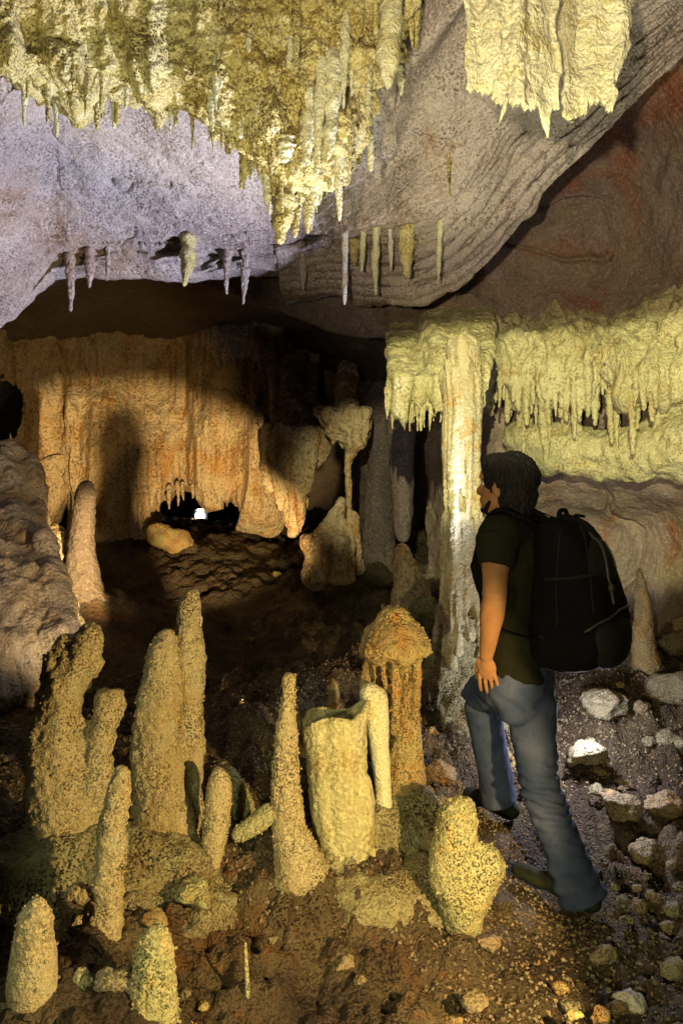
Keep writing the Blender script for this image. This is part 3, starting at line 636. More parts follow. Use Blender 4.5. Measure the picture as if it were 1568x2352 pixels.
# ------------------------------------------------------------------ the two pale draperies, upper right
def drapery(name, x0, x1, Y, bot, tips, label, seed, th=0.055, lean=0.0):
    n, m = 150, 130; A = []; 
    for side in (-1, 1):
        for j in range(m):
            for i in range(n):
                u = i/(n-1); px = x0+(x1-x0)*u; pb = np.interp(px, [b[0] for b in bot], [b[1] for b in bot])
                for tx_, ty_, tw in tips: pb = max(pb, ty_-abs(px-tx_)/tw*60)
                pb += 5*math.sin(px*0.23+seed)+3*math.sin(px*0.61)+5*math.sin(px*0.09)
                py = -330+(pb+330)*(j/(m-1)); e = (4*u*(1-u))**0.5
                fold = 0.03*math.sin(px*0.035+seed)*0.6+0.006*math.sin(px*0.11)
                A.append(P(px, py, Y+fold)+np.array((0, side*th*0.5*(0.25+0.75*e)*(1-0.6*(j/(m-1))**6), 0)))
    V = np.array(A); idx = np.arange(2*n*m).reshape(2, m, n); Fq = []
    for s in (0, 1):
        g = idx[s]; q = np.stack([g[:-1,:-1], g[1:,:-1], g[1:,1:], g[:-1,1:]], -1).reshape(-1, 4); Fq.append(q if s == 0 else q[:, ::-1])
    for a, b in ((idx[0][:,0], idx[1][:,0]), (idx[1][:,-1], idx[0][:,-1]), (idx[1][0], idx[0][0]), (idx[0][-1], idx[1][-1])):
        Fq.append(np.stack([a[:-1], b[:-1], b[1:], a[1:]], -1))
    F_ = np.concatenate(Fq); V = V.copy()
    c = V.copy(); sgn = np.r_[-np.ones(n*m), np.ones(n*m)]
    d = 0.012*fbm(c*np.array((1,1,0.15)), 9, 4, seed)+0.008*fbm(c*np.array((1,1,0.5)), 26, 3, seed+1)+0.006*(0.5-worley(c, 55, seed+2))
    V[:,1] += sgn*d; V[:,0] += 0.008*fbm(c, 30, 2, seed+4)+0.035*fbm(c*np.array((3,0,1.0)), 5, 4, seed+9); V[:,2] += 0.012*fbm(c*np.array((1,1,0)), 40, 2, seed+5)
    thing(name, mesh_np(name, V, F_), M['pale'], label, 'drapery')
drapery('drapery', 1064, 1290, 2.72, [(1060,195),(1085,212),(1140,240),(1200,240),(1250,252),(1290,240)], [(1150,290,12),(1262,312,12)], 'left one of the two big pale hanging draperies, with two pointed drips at its hem', 1)
drapery('drapery', 1292, 1440, 2.80, [(1290,268),(1312,282),(1345,258),(1380,240),(1412,246),(1425,180),(1440,90)], [(1400,252,10)], 'right one of the two big pale hanging draperies, narrower and more yellow', 5)

# ------------------------------------------------------------------ yellow flowstone band on the right wall with its fringe
def band(name, cols, label, seed, mat='drape', ya=0.0, fr=8, amp=0.06):
    tt = [-0.75, -0.35, -0.05, 0.15, 0.4, 0.7, 0.92, 1.0, 0.97, 0.7]; dep = [0.75, 0.45, 0.12, -0.08, -0.16, -0.20, -0.17, -0.06, 0.10, 0.35]; rows = []
    for k, t in enumerate(tt):
        rows.append([P(px, t0+(t1-t0)*t, Y+dep[k]+ya) for px, t0, t1, Y in cols])
    def dd(V, N): return amp*1.5*fbm(V*np.array((1,1,0.10)), fr, 4, seed)+0.035*fbm(V, 4, 3, seed+1)+0.030*(0.55-worley(V*np.array((1,1,0.22)), 16, seed+2))
    me, G, N_ = patch(rows, 520, 300, dd, name=name)
    if N_[150,190,1] > 0: me, G, N_ = patch(rows, 520, 300, dd, flip=True, name=name)
    thing(name, me, M[mat], label, 'flowstone'); return G
bands = [band('flowstone_curtain', [(1000,735,800,5.6),(1060,725,850,5.65),(1110,735,905,5.7),(1150,740,870,5.7),(1190,745,925,5.7),(1225,745,880,5.65),(1260,740,930,5.6),(1300,750,900,5.55),(1345,755,935,5.5),(1380,765,900,5.45),(1400,770,830,5.4)], 'wide yellow flowstone curtain on the right wall, above the person\'s head', 81),
         band('flowstone_curtain', [(1385,780,850,5.35),(1415,775,900,5.3),(1450,760,950,5.25),(1490,740,920,5.2),(1530,710,960,5.15),(1600,670,930,5.05),(1700,640,960,4.9),(1850,640,950,4.65),(2050,630,950,4.3)], 'yellow flowstone curtain at the right edge of the picture', 85)]
nf = 0
for gi, (G, x0, x1, cnt) in enumerate(((bands[0], 1090, 1400, 62), (bands[1], 1400, 1600, 38))):
    for k in range(cnt):
        i = random.choice((255, 245, 230, 210, 185, 160, 130)); j = random.randint(4, 515); p = G[i, j]; px = p[0]/p[1]*FP+784
        if px < x0 or px > x1+60: continue
        Y = p[1]; L = random.choice((random.uniform(30,70), random.uniform(70,165))); r = random.uniform(5, 14)
        lab = ('long yellow stalactite in the fringe of the ' if L > 80 else 'short yellow stalactite in the fringe of the ')+('wide curtain on the right wall' if gi == 0 else 'curtain at the right edge')
        stalactite(p+np.array((0,0.02,0.05)), S(r, Y), S(L, Y)+0.05, random.choice(('cone','thin','fat')), 'drape', lab, 'fringe stalactites on the right wall', 0.02); nf += 1
for k in range(16):                                                   # fringe left of the column
    px = 885+k*9+random.uniform(-3,3); y0 = 915+random.uniform(0,20)-abs(px-960)*0.1; L = random.uniform(25, 75)
    hang(px, y0, y0+L, random.uniform(3.5, 7), 4.6, random.choice(('cone','thin')), 'drape' if px > 945 else 'column', 'small stalactite in the pale fringe left of the fluted column', 'fringe stalactites left of the column', up=30)
formation('flowstone_bulge', 'smooth yellow-green flowstone bulge on the right wall below the fringe', 'flowstone',
    [[(1180,1010,40,5.75),(1280,1030,60,5.6),(1400,1040,60,5.45),(1520,1030,70,5.2),(1680,1020,90,4.9),(1900,1010,95,4.5)]], 5.4, 'drape', 0.018, pop(0.012, 24, 0.06, 31))

# ------------------------------------------------------------------ orange rear wall flowstone
def odisp(V, N): return 0.40*fbm(V*np.array((1,1,0.10)), 2.6, 5, 91)+0.22*fbm(V, 1.1, 4, 92)+0.04*fbm(V*np.array((1,1,0.2)), 11, 3, 93)
oc = [(-260,7.4,1130),(-120,7.6,1150),(0,7.8,1200),(60,8.0,1210),(105,8.2,1190),(128,8.3,1090),(165,8.3,1095),(190,8.35,1290),(265,8.4,1340),(335,8.42,1280),(362,8.5,1150),(410,8.5,1132),(470,8.5,1145),(520,8.5,1122),(570,8.5,1140),(630,8.5,1165),(680,8.6,1060),(740,8.9,1010),(820,9.6,960)]
rows = [[P(px, 560, Y-0.5) for px, Y, b in oc], [P(px, 700, Y-0.2) for px, Y, b in oc], [P(px, 850, Y) for px, Y, b in oc], [P(px, 960, Y-0.05) for px, Y, b in oc],
        [P(px, 960+(b-960)*0.6, Y-0.1) for px, Y, b in oc], [P(px, b, Y-0.05) for px, Y, b in oc], [P(px, b-4, Y+0.25) for px, Y, b in oc], [P(px, b-40, Y+0.8) for px, Y, b in oc]]
hole2 = lambda c: (((c[:,0]/c[:,1]*FP+784-5)/44)**2+((1176-(c[:,2]-CZ)/c[:,1]*FP-935)/82)**2 < 1+0.9*fbm(c, 4, 3, 5)) & (c[:,1] < 8.3)
me, OG, ON = patch(rows, 460, 330, odisp, name='flowstone_wall', hole=hole2)
if ON[100,230,1] > 0: me, OG, ON = patch(rows, 460, 330, odisp, flip=True, name='flowstone_wall', hole=hole2)
thing('flowstone_wall', me, M['orange'], 'broad orange flowstone cascade covering the rear wall above the dark passage', 'flowstone')
for k in range(16):
    px = 365+k*19+random.uniform(-6,6); b = np.interp(px, [c[0] for c in oc], [c[2] for c in oc])
    hang(px, b-8, b+random.choice((6,10,16,30,44)), random.uniform(4, 10), 8.4, 'cone', 'orange', 'small orange stalactite on the lower hem of the rear flowstone cascade', 'hem stalactites of the rear cascade', up=20)

# second, brown vault behind the lip: its edge draws the arch over the dark dome
arch = [(300,618),(430,648),(560,688),(680,735),(780,768),(890,782),(1000,765),(1100,745)]
rows = []
for k, (dy, Y) in enumerate(((-330,5.45),(-220,5.6),(-120,5.75),(-50,5.9),(-8,6.0),(0,6.12),(-18,6.5),(-120,7.0))):
    rows.append([P(px, py+dy*(0.5 if px < 500 else 1), Y) for px, py in arch])
me, VG, VN = patch(rows, 260, 160, lambda V, N: 0.10*fbm(V, 0.9, 5, 101)+0.02*fbm(V, 6, 3, 102), name='vault')
if VN[50,130,1] > 0: me, VG, VN = patch(rows, 260, 160, lambda V, N: 0.10*fbm(V, 0.9, 5, 101)+0.02*fbm(V, 6, 3, 102), flip=True, name='vault')
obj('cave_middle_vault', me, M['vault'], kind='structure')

# ------------------------------------------------------------------ floodlight far inside the passage
ro = bpy.data.objects.new('floodlight', None); COL.objects.link(ro); lp = P(462,1196,10.6); ro.location = lp
ro['label'] = 'small glowing white floodlight on the ground inside the dark passage'; ro['category'] = 'floodlight'
def boxm(cx, cy, cz, sx, sy, sz, bev=0.006):
    bm = bmesh.new(); bmesh.ops.create_cube(bm, size=1.0)
    for v in bm.verts: v.co = (v.co.x*sx, v.co.y*sy, v.co.z*sz)
    bmesh.ops.bevel(bm, geom=bm.edges[:], offset=bev, segments=2, affect='EDGES')
    for v in bm.verts: v.co += Vector((cx, cy, cz))
    me = bpy.data.meshes.new('box'); bm.to_mesh(me); bm.free(); return me
M['metal'] = plain('dark_lamp_metal', (0.04,0.04,0.045), 0.5)
em, nt, b = new_mat('lit_lamp_glass'); b.inputs['Emission Color'].default_value = (1.0,0.93,0.80,1); b.inputs['Emission Strength'].default_value = 40
obj('housing', boxm(0,0.03,0.075,0.17,0.08,0.13), M['metal'], ro); obj('stand', boxm(0,0.04,0.0,0.12,0.05,0.03), M['metal'], ro)
v_, f_ = ell((-0.01,-0.02,0.055), (0.058,0.02,0.050)); obj('lens', mesh_np('lens', v_, f_), em, ro); obj('light_bar', boxm(0.01,-0.02,0.128,0.11,0.02,0.018,0.004), em, ro)

# ------------------------------------------------------------------ boulders, stones, gravel
def rockmesh(seed, rough=0.42, sub=4, sq=(1,1,0.8)):
    bm = bmesh.new(); bmesh.ops.create_icosphere(bm, subdivisions=sub, radius=1.0)
    me = bpy.data.meshes.new('stone'); bm.to_mesh(me); bm.free(); V = getV(me)
    r = random.Random(seed)
    for _ in range(9):                                                 # cut facets
        n = np.array([r.gauss(0,1) for _ in range(3)]); n /= np.linalg.norm(n); h = r.uniform(0.55, 0.85)
        d = V @ n-h; V = V-np.outer(np.maximum(d, 0)*0.85, n)
    V = V*(1+rough*fbm(V+seed*7, 1.4, 4, seed)[:,None]+0.22*(0.5-worley(V+seed, 3, seed))[:][:,None])*np.array(sq)
    setV(me, V); me.polygons.foreach_set('use_smooth', [True]*len(me.polygons)); return me
RM = [rockmesh(s) for s in range(8)]; rcache = {}
def stone(x, y, r, mat, label, cat='stone', group=None, z=None, k=None, name='stone', sc=None, sink=0.25):
    k = random.randrange(8) if k is None else k
    if (k, mat) not in rcache:
        me = RM[k].copy(); me.materials.clear(); me.materials.append(M[mat]); rcache[(k, mat)] = me
    o = bpy.data.objects.new(name, rcache[(k, mat)]); COL.objects.link(o)
    zz = fz(x, y) if z is None else z
    s = sc or (random.uniform(0.8,1.25), random.uniform(0.8,1.2), random.uniform(0.7,1.0))
    o.location = (x, y, zz+r*0.8*s[2]*(1-2*sink)+0.0); o.scale = tuple(r*q for q in s); o.rotation_euler = (random.uniform(-.3,.3), random.uniform(-.3,.3), random.uniform(0,6.28))
    o['label'] = label; o['category'] = cat
    if group: o['group'] = group
    return o
def boulder(px, py, r, Y, mat, label, **kw):
    p = P(px, py, Y); return stone(p[0], p[1], S(r, Y)*0.74, mat, label, 'boulder', z=p[2]-S(r, Y)*0.62, name='boulder', sc=(1.25,1.15,0.95), **kw)
boulder(1388,1592,66,4.4,'rockB','pale green-yellow boulder directly under the backpack')
boulder(1352,1712,62,4.1,'rockB','round boulder with a white-lit top behind the person\'s rear thigh')
boulder(1475,1722,50,4.3,'rockA','reddish brown boulder at the right, below the pale rubble')
boulder(1540,1560,74,4.6,'rockB','pale gritty boulder at the right edge, level with the backpack\'s bottom')
boulder(1300,1600,44,4.9,'rockB','whitish boulder peeping out between the jeans and the green-yellow boulder')
boulder(1545,1690,60,4.3,'rockB','rough grey-green boulder at the right edge below the pale gritty one')
boulder(1560,1460,66,5.2,'rockB','dark green-grey boulder at the right edge beside the small brown spire')
boulder(1420,1830,56,3.8,'rockA','low brown boulder right of the person\'s rear calf')
boulder(1530,1830,60,3.8,'rockA','broad ochre boulder at the right edge, calf high')
boulder(1480,1940,44,3.6,'rockA','flat brown boulder above the heap of round stones')
boulder(1215,1905,40,3.95,'white','small whitish rock just behind the forward boot')
boulder(1010,1760,52,3.95,'rockA','smooth reddish boulder between the mushroom stalagmite and the forward leg')
boulder(1240,1990,44,3.75,'rockB','brown and green rock framed between the two legs')
boulder(1175,1960,48,3.62,'rockA','dark reddish rock step under the forward boot',)
boulder(450,2035,56,2.85,'green','lumpy yellowish boulder below the carrot-shaped stalagmite')
boulder(165,2150,36,2.6,'green','small knobbly boulder left of the slim stalagmite\'s foot')
boulder(1448,2285,46,2.72,'white','white-topped angular stone in the lower right corner')
boulder(1318,2322,24,2.55,'yellow','small bright yellow stone at the bottom edge')
boulder(1378,2325,30,2.6,'mushroom','orange-brown stone left of the white-topped one')
boulder(1090,2290,40,2.65,'rockA','dark brown flat stone at the bottom, below the double-knobbed stalagmite')
boulder(1385,2180,34,2.95,'rockA','brown stone below the rear heel')
for px, py, r, Y, lb in ((18,1740,34,3.7,'upper'),(40,1800,30,3.6,'middle'),(12,1850,36,3.5,'lower'),(52,1868,22,3.45,'smallest'),(15,1960,60,3.2,'largest')):
    boulder(px, py, r, Y, 'rockA', lb+' brown stone of the pile at the left edge beside the thick beige stalagmite')
for px, py, r in ((1430,2060,19),(1466,2075,24),(1502,2052,22),(1545,2080,28),(1440,2105,18),(1490,2112,22),(1530,2120,20),(1412,2035,14),(1560,2030,20),(1462,2035,15)):
    Y = 3.15+random.uniform(-.04,.1); boulder(px, py, r, Y, random.choice(('rockB','rockA','rockA')), 'round fist-sized stone in the heap right of the rear shoe', group='heap of round stones')
cnt = 0
zones = [(0.55,2.3,2.3,3.4,40,'loose stone on the dark floor in the lower right'),(1.1,3.2,3.2,5.6,70,'small rubble stone on the slope right of the person'),(-0.6,2.6,5.0,8.0,70,'small rubble stone on the dark slope below the passage'),(-1.3,2.2,0.5,2.9,36,'loose stone on the floor in the left foreground'),(0.2,3.7,1.3,5.2,40,'small stone around the foot of the fluted column')]
for x0, y0, x1, y1, n_, lb in zones:
    for k in range(n_):
        x = random.uniform(min(x0, x1), max(x0, x1)); y = random.uniform(y0, y1)
        if (x-0.80)**2+(y-3.3)**2 < 0.06 or (x-0.64)**2+(y-3.78)**2 < 0.04: continue
        r = random.uniform(0.4, 1.0)**2*0.05*(1 if y < 5 else 1.5)+0.006
        stone(x, y, r, random.choice(('rockA','rockA','rockB','mushroom','floor')), lb, 'stone', lb+'s'.replace('stones','stone')); cnt += 1
def gravel(N, x0, x1, y0, y1, rmin, rmax, seed):
    bm = bmesh.new(); bmesh.ops.create_icosphere(bm, subdivisions=1, radius=1.0); bm.verts.ensure_lookup_table()
    B = np.array([v.co[:] for v in bm.verts]); T = np.array([[v.index for v in f.verts] for f in bm.faces]); bm.free()
    g = np.random.default_rng(seed); x = g.uniform(x0, x1, N); y = g.uniform(y0, y1, N)
    p = np.c_[x, y, np.zeros(N)]; keep = vnoise(p, 1.6, 33) > -0.25; p = p[keep]; x = p[:,0]; y = p[:,1]; N = len(x)
    z = floor0(p[:,:2])+floor_disp(p); r = g.uniform(rmin, rmax, N)**1.0
    jit = 1+g.uniform(-0.3, 0.3, (N, len(B), 1)); sc = g.uniform(0.7, 1.3, (N, 1, 3)); an = g.uniform(0, 6.28, N)
    Q = B[None]*jit*sc*r[:,None,None]; c, s = np.cos(an)[:,None], np.sin(an)[:,None]
    Q = np.stack([Q[:,:,0]*c-Q[:,:,1]*s, Q[:,:,0]*s+Q[:,:,1]*c, Q[:,:,2]], -1)+np.c_[x, y, z+r*0.1][:,None]
    return Q.reshape(-1, 3), (T[None]+(np.arange(N)*len(B))[:,None,None]).reshape(-1, 3)
v, f = gravel(30000, -1.9, 2.4, 1.9, 5.2, 0.002, 0.0075, 3); obj('gravel', mesh_np('gravel', v, f, False), M['rockA'], kind='stuff')
v, f = gravel(12000, -1.7, 2.4, 1.9, 5.0, 0.002, 0.007, 4); obj('pale_gravel', mesh_np('pale_gravel', v, f, False), M['rockB'], kind='stuff')

# ------------------------------------------------------------------ thin dry stalk at the bottom
sp = [P(563,2165,2.6), P(567,2240,2.6), P(570,2320,2.6), P(572,2365,2.6)]
vv, ff = tube(sp, [0.004,0.007,0.008,0.008], 10); thing('stalk', mesh_np('stalk', vv, ff), M['green'], 'thin upright yellowish stalk at the bottom, left of centre', 'stalk')

formation('flowstone_mound', 'dark brown gritty flowstone mass from which the thick stalagmite and the twin grow', 'flowstone',
    [[(-20,2050,90,2.98),(90,1985,84,2.94),(190,1985,80,2.95),(290,1990,74,2.98),(380,1985,80,3.0),(460,2010,66,3.02)], [(60,2110,110,2.9),(210,2110,90,2.9),(360,2110,110,2.93),(480,2100,80,2.98)], [(215,1880,46,3.2),(280,1850,44,3.25),(330,1880,40,3.25)], [(560,2040,80,3.2),(660,2030,70,3.2)]], 3.2, 'crust', 0.010, pop(0.014, 34, 0.06, 41), kn=34)
formation('stalagmite', 'slender dark stalagmite standing in the shade right behind the twin', 'stalagmite',
    [[(420,1700,90,4.6),(422,1600,60,4.6),(426,1540,50,4.6),(430,1490,38,4.6),(436,1462,20,4.6),(438,1440,22,4.6),(439,1420,27,4.6),(440,1402,22,4.6)]], 4.6, 'caster', 0.010, pop(0.006, 40, 0.01, 42))  # unseen, added to throw a figure-like shadow on the rear wall

# ------------------------------------------------------------------ the person
M['skin'] = plain('skin', (0.40,0.20,0.09), 0.55, (60,0.001), 0.25, (0.30,0.14,0.06), 12, sss=0.08)
M['hair'] = plain('black_hair', (0.008,0.007,0.007), 0.7, (160,0.004), 0.2, (0.014,0.011,0.010), 90)
M['shirt'] = plain('dark_olive_cotton', (0.020,0.020,0.010), 0.9, (220,0.001), 0.1, (0.015,0.015,0.008), 20)
M['pack'] = plain('black_nylon', (0.004,0.004,0.005), 0.85, (300,0.001), 0.1, (0.006,0.006,0.007), 60)
M['pack2'] = plain('charcoal_nylon', (0.012,0.0115,0.011), 0.75, (300,0.001), 0.2, (0.015,0.014,0.015), 60)
M['zip'] = plain('grey_zip', (0.07,0.06,0.05), 0.5, None, 0.4, (0.05,0.04,0.035), 60)
M['shoe'] = plain('dark_green_suede', (0.020,0.026,0.012), 0.8, (90,0.002), 0.25, (0.012,0.013,0.008), 30)
M['sole'] = plain('rubber_sole', (0.05,0.05,0.035), 0.8, (60,0.002), 0.2, (0.03,0.03,0.02), 30)
M['eye'] = plain('eye_white', (0.55,0.52,0.48), 0.2, None, 0.5, (0.5,0.48,0.45), 5)
def denim():
    m, nt, b = new_mat('faded_blue_denim'); N = nt.nodes; L = nt.links
    tc = N.new('ShaderNodeNewGeometry').outputs['Position']
    n1 = N.new('ShaderNodeTexNoise'); n1.inputs['Scale'].default_value = 7; n1.inputs['Detail'].default_value = 6; L.new(tc, n1.inputs['Vector'])
    mp = N.new('ShaderNodeMapping'); mp.inputs['Scale'].default_value = (1,1,0.2); L.new(tc, mp.inputs['Vector'])
    n2 = N.new('ShaderNodeTexNoise'); n2.inputs['Scale'].default_value = 260; n2.inputs['Detail'].default_value = 3; L.new(mp.outputs[0], n2.inputs['Vector'])
    r = N.new('ShaderNodeValToRGB'); e = r.color_ramp.elements; e[0].position = 0.32; e[0].color = (0.045,0.068,0.145,1); e[1].position = 0.7; e[1].color = (0.135,0.158,0.265,1)
    L.new(n1.outputs['Fac'], r.inputs['Fac'])
    mx = N.new('ShaderNodeMix'); mx.data_type = 'RGBA'; mx.blend_type = 'MULTIPLY'; mx.inputs[0].default_value = 0.5; L.new(r.outputs['Color'], mx.inputs[6]); L.new(n2.outputs['Fac'], mx.inputs[7])
    L.new(mx.outputs[2], b.inputs['Base Color']); b.inputs['Roughness'].default_value = 0.9; b.inputs['Specular IOR Level'].default_value = 0.15
    bp = N.new('ShaderNodeBump'); bp.inputs['Strength'].default_value = 0.4; bp.inputs['Distance'].default_value = 0.001; L.new(n2.outputs['Fac'], bp.inputs['Height']); L.new(bp.outputs['Normal'], b.inputs['Normal'])
    return m
M['denim'] = denim()

Fd = Vector((-0.82,0.57,0)).normalized(); Ld = Vector((-Fd.y, Fd.x, 0)); Up = Vector((0,0,1))   # facing, person's left, up
if Ld.y > 0: Ld = -Ld
W = lambda *a: Vector(P(*a))
pel = W(1192,1556,3.36); chest = W(1182,1310,3.33); sho = W(1178,1222,3.32); neckb = W(1172,1200,3.33)
hipL = pel+Ld*0.085; hipR = pel-Ld*0.085
kneeL = W(1102,1592,3.66); ankL = W(1146,1838,3.72)
kneeR = W(1236,1800,3.33); ankR = W(1340,2070,3.23)
shL = W(1140,1232,3.19); elL = W(1136,1372,3.13); wrL = W(1116,1506,3.22)
shR = sho+(sho-shL)*0.95; elR = W(1172,1370,3.60); wrR = W(1150,1330,3.72)
toeR = W(1176,2008,3.40); heelR = W(1362,2108,3.20)
hd = W(1160,1118,3.34)                                            # head centre
hf = (Fd+Up*0.10+Vector((0,0.12,0))).normalized(); hl = Up.cross(hf).normalized(); hu = hf.cross(hl).normalized()
HR = Matrix((hf, hl, hu)).transposed()                            # local x = face, y = left, z = up
H = lambda x, y, z: hd+hf*x+hl*y+hu*z
root = bpy.data.objects.new('person', None); COL.objects.link(root); root.location = (0.80,3.35,0.10)
root['label'] = 'person with short black hair in olive t-shirt and blue jeans, stepping up onto a rock'; root['category'] = 'person'
RI = Matrix.Translation(-Vector(root.location))
def part(name, me, mat, par=None, base=None):
    par = par or root; me.transform(Matrix.Translation(-(base or Vector(root.location)))); return obj(name, me, M[mat] if isinstance(mat, str) else mat, par)
mid = lambda a, b, t: a+(b-a)*t
# body: one continuous skin
def finger(base, d1, side, lens, r, curl):
    pts = [base]; d = d1.copy()
    for Ln in lens:
        pts.append(pts[-1]+d*Ln); d = (Matrix.Rotation(curl, 3, side) @ d).normalized()
    return tube(pts, [r*1.08, r, r*0.94, r*0.82], 12)
def hand(wr, el, palm_n, side, left=True):
    """palm_n: direction the palm faces; side: towards the thumb"""
    d = (wr-el).normalized(); fw = (d*0.9+Vector((0.18 if left else 0,0.05,-0.25))).normalized(); side = (side-fw*side.dot(fw)).normalized(); n = fw.cross(side).normalized()
    if n.dot(palm_n) < 0: n = -n
    Rm = Matrix((fw, side, n)).transposed(); c = wr+fw*0.048
    out = [ell(c, (0.050,0.038,0.015), Rm), ell(c+side*0.018-fw*0.008+n*0.004, (0.032,0.020,0.016), Rm), tube([wr-d*0.03, wr, c], [0.024,0.024,0.026], 16, (0.75, n))]
    ax = fw.cross(n).normalized()
    for k, (off, lens, cu) in enumerate(((0.031,(0.044,0.027,0.022),0.12),(0.0105,(0.049,0.030,0.023),0.18),(-0.0105,(0.045,0.028,0.022),0.24),(-0.031,(0.035,0.022,0.019),0.30))):
        b = c+fw*(0.036-0.004*abs(k-1))+side*off
        d1 = (fw+side*off*3.5+n*0.18).normalized(); out.append(finger(b, d1, ax if (Matrix.Rotation(0.3,3,ax) @ fw).dot(n) > 0 else -ax, lens, 0.0078, cu))
    tb = wr+fw*0.020+side*0.026; td = (fw*0.92+side*0.36+n*0.25).normalized()
    out.append(tube([tb, tb+td*0.035, tb+td*0.060+fw*0.008, tb+td*0.070+fw*0.030], [0.0125,0.0110,0.0095,0.0078], 12))
    return out
torso = [tube([pel-Up*0.06, pel+Up*0.05, mid(pel, chest, 0.45), chest, sho-Up*0.03], [0.118,0.126,0.120,0.148,0.120], 24, (0.66, Fd)),
         tube([shL-Up*0.01+(sho-shL)*0.15, sho, shR+(sho-shR)*0.15], [0.055,0.07,0.055], 18), tube([neckb-Up*0.03, neckb+Up*0.05+Fd*0.01, hd-hu*0.07], [0.066,0.057,0.055], 18)]
arms = [tube([shL, mid(shL, elL, 0.35), mid(shL, elL, 0.75), elL], [0.058,0.053,0.045,0.043], 20), tube([elL, mid(elL, wrL, 0.28)+Ld*0.004, mid(elL, wrL, 0.65), wrL], [0.043,0.045,0.034,0.026], 20),
        tube([shR, mid(shR, elR, 0.4), elR], [0.055,0.05,0.042], 20), tube([elR, mid(elR, wrR, 0.3), wrR], [0.042,0.043,0.026], 20)]
head = [ell(H(-0.012,0,0.025), (0.096,0.075,0.090), HR, 28, 18), ell(H(0.030,0,-0.035), (0.062,0.060,0.072), HR, 24, 16),   # skull, face
        ell(H(0.060,0,-0.086), (0.030,0.034,0.022), HR), ell(H(0.045,0.036,-0.055), (0.040,0.020,0.030), HR), ell(H(0.045,-0.036,-0.055), (0.040,0.020,0.030), HR),
        tube([H(0.088,0,0.018), H(0.100,0,-0.006), H(0.112,0,-0.026), H(0.098,0,-0.034)], [0.009,0.011,0.013,0.010], 12),         # nose
        ell(H(0.096,0.012,-0.029), (0.010,0.008,0.008), HR), ell(H(0.096,-0.012,-0.029), (0.010,0.008,0.008), HR),
        tube([H(0.080,0.040,0.030), H(0.094,0.018,0.034), H(0.094,-0.018,0.034), H(0.080,-0.040,0.030)], [0.010,0.011,0.011,0.010], 12),  # brow
        tube([H(0.080,0.024,-0.056), H(0.094,0,-0.053), H(0.080,-0.024,-0.056)], [0.005,0.008,0.005], 10), tube([H(0.078,0.020,-0.066), H(0.091,0,-0.066), H(0.078,-0.020,-0.066)], [0.005,0.008,0.005], 10)]
for s in (1, -1):
    ear = Matrix.Rotation(s*0.35, 3, hu) @ HR
    head += [ell(H(-0.008,0.076*s,-0.004), (0.020,0.008,0.032), ear, 16, 10), ell(H(-0.012,0.073*s,-0.026), (0.012,0.008,0.014), ear, 12, 8)]
legs = [tube([hipL, mid(hipL, kneeL, 0.5), kneeL], [0.062,0.058,0.050], 20), tube([kneeL, mid(kneeL, ankL, 0.3), ankL], [0.052,0.052,0.036], 20),
        tube([hipR, mid(hipR, kneeR, 0.5), kneeR], [0.062,0.060,0.050], 20), tube([kneeR, mid(kneeR, ankR, 0.3), ankR], [0.052,0.052,0.036], 20)]
body = fuse(torso+arms+head+legs+hand(wrL, elL, -Ld, Fd)+hand(wrR, elR, Fd, Up, False), 0.0036, 2, None, 'body')
part('body', body, 'skin')
for s in (1, -1): 
    v, f = ell(H(0.077,0.029*s,0.006), (0.011,0.012,0.011), HR, 16, 10); part('eye', mesh_np('eye', v, f), 'eye')
# hair: thick, short, dark, reaching the nape
hp = [ell(H(-0.022,0,0.036), (0.108,0.088,0.096), HR, 28, 18), ell(H(-0.050,0,-0.030), (0.074,0.078,0.082), HR, 24, 14), ell(H(0.035,0,0.085), (0.062,0.070,0.040), HR, 20, 12), ell(H(0.004,0.062,0.020), (0.030,0.022,0.040), HR), ell(H(0.004,-0.062,0.020), (0.030,0.022,0.040), HR), ell(H(-0.068,0,-0.085), (0.040,0.055,0.035), HR)]
def hdisp(V, N):
    return 0.006*fbm(V*np.array((1,1,0.5)), 30, 3, 4)+0.006*np.abs(vnoise(V*np.array((1,1,0.35)), 75, 5))+0.004*vnoise(V*np.array((1,1,0.4)), 150, 6)
hm = fuse(hp, 0.004, 3, hdisp, 'hair')
# keep the face clear of hair
part('hair', hm, 'hair')
bd = fuse([ell(H(0.066,0,-0.094), (0.028,0.030,0.018), HR), tube([H(0.030,0.060,-0.062), H(0.055,0.036,-0.090), H(0.075,0,-0.098), H(0.055,-0.036,-0.090), H(0.030,-0.060,-0.062)], [0.008,0.010,0.012,0.010,0.008], 12)], 0.004, 2, lambda V, N: 0.003*fbm(V, 90, 2, 4), 'beard')
part('beard', bd, 'hair')
# shirt
slv = mid(shL, elL, 0.50); slr = mid(shR, elR, 0.42)
sp_ = [tube([pel+Up*0.005, pel+Up*0.06, mid(pel, chest, 0.5), chest, sho-Up*0.035], [0.150,0.152,0.142,0.166,0.138], 28, (0.72, Fd)),
       tube([shL-Up*0.005+(sho-shL)*0.05, sho+Up*0.0, shR+(sho-shR)*0.05], [0.080,0.086,0.080], 20),
       tube([shL, mid(shL, slv, 0.6), slv], [0.072,0.070,0.068], 22, None, False), tube([shR, mid(shR, slr, 0.6), slr], [0.072,0.070,0.068], 22, None, False),
       tube([neckb-Up*0.03, neckb+Up*0.012], [0.085,0.070], 20, None, False)]
def sdisp(V, N):
    zz = V[:,2]; fold = 0.010*np.sin(zz*42+V[:,0]*30+2*fbm(V, 6, 2, 8))*ss(1.25, 1.0, zz)
    return fold*0.7+0.010*fbm(V*np.array((1.2,1.2,0.7)), 10, 3, 6)
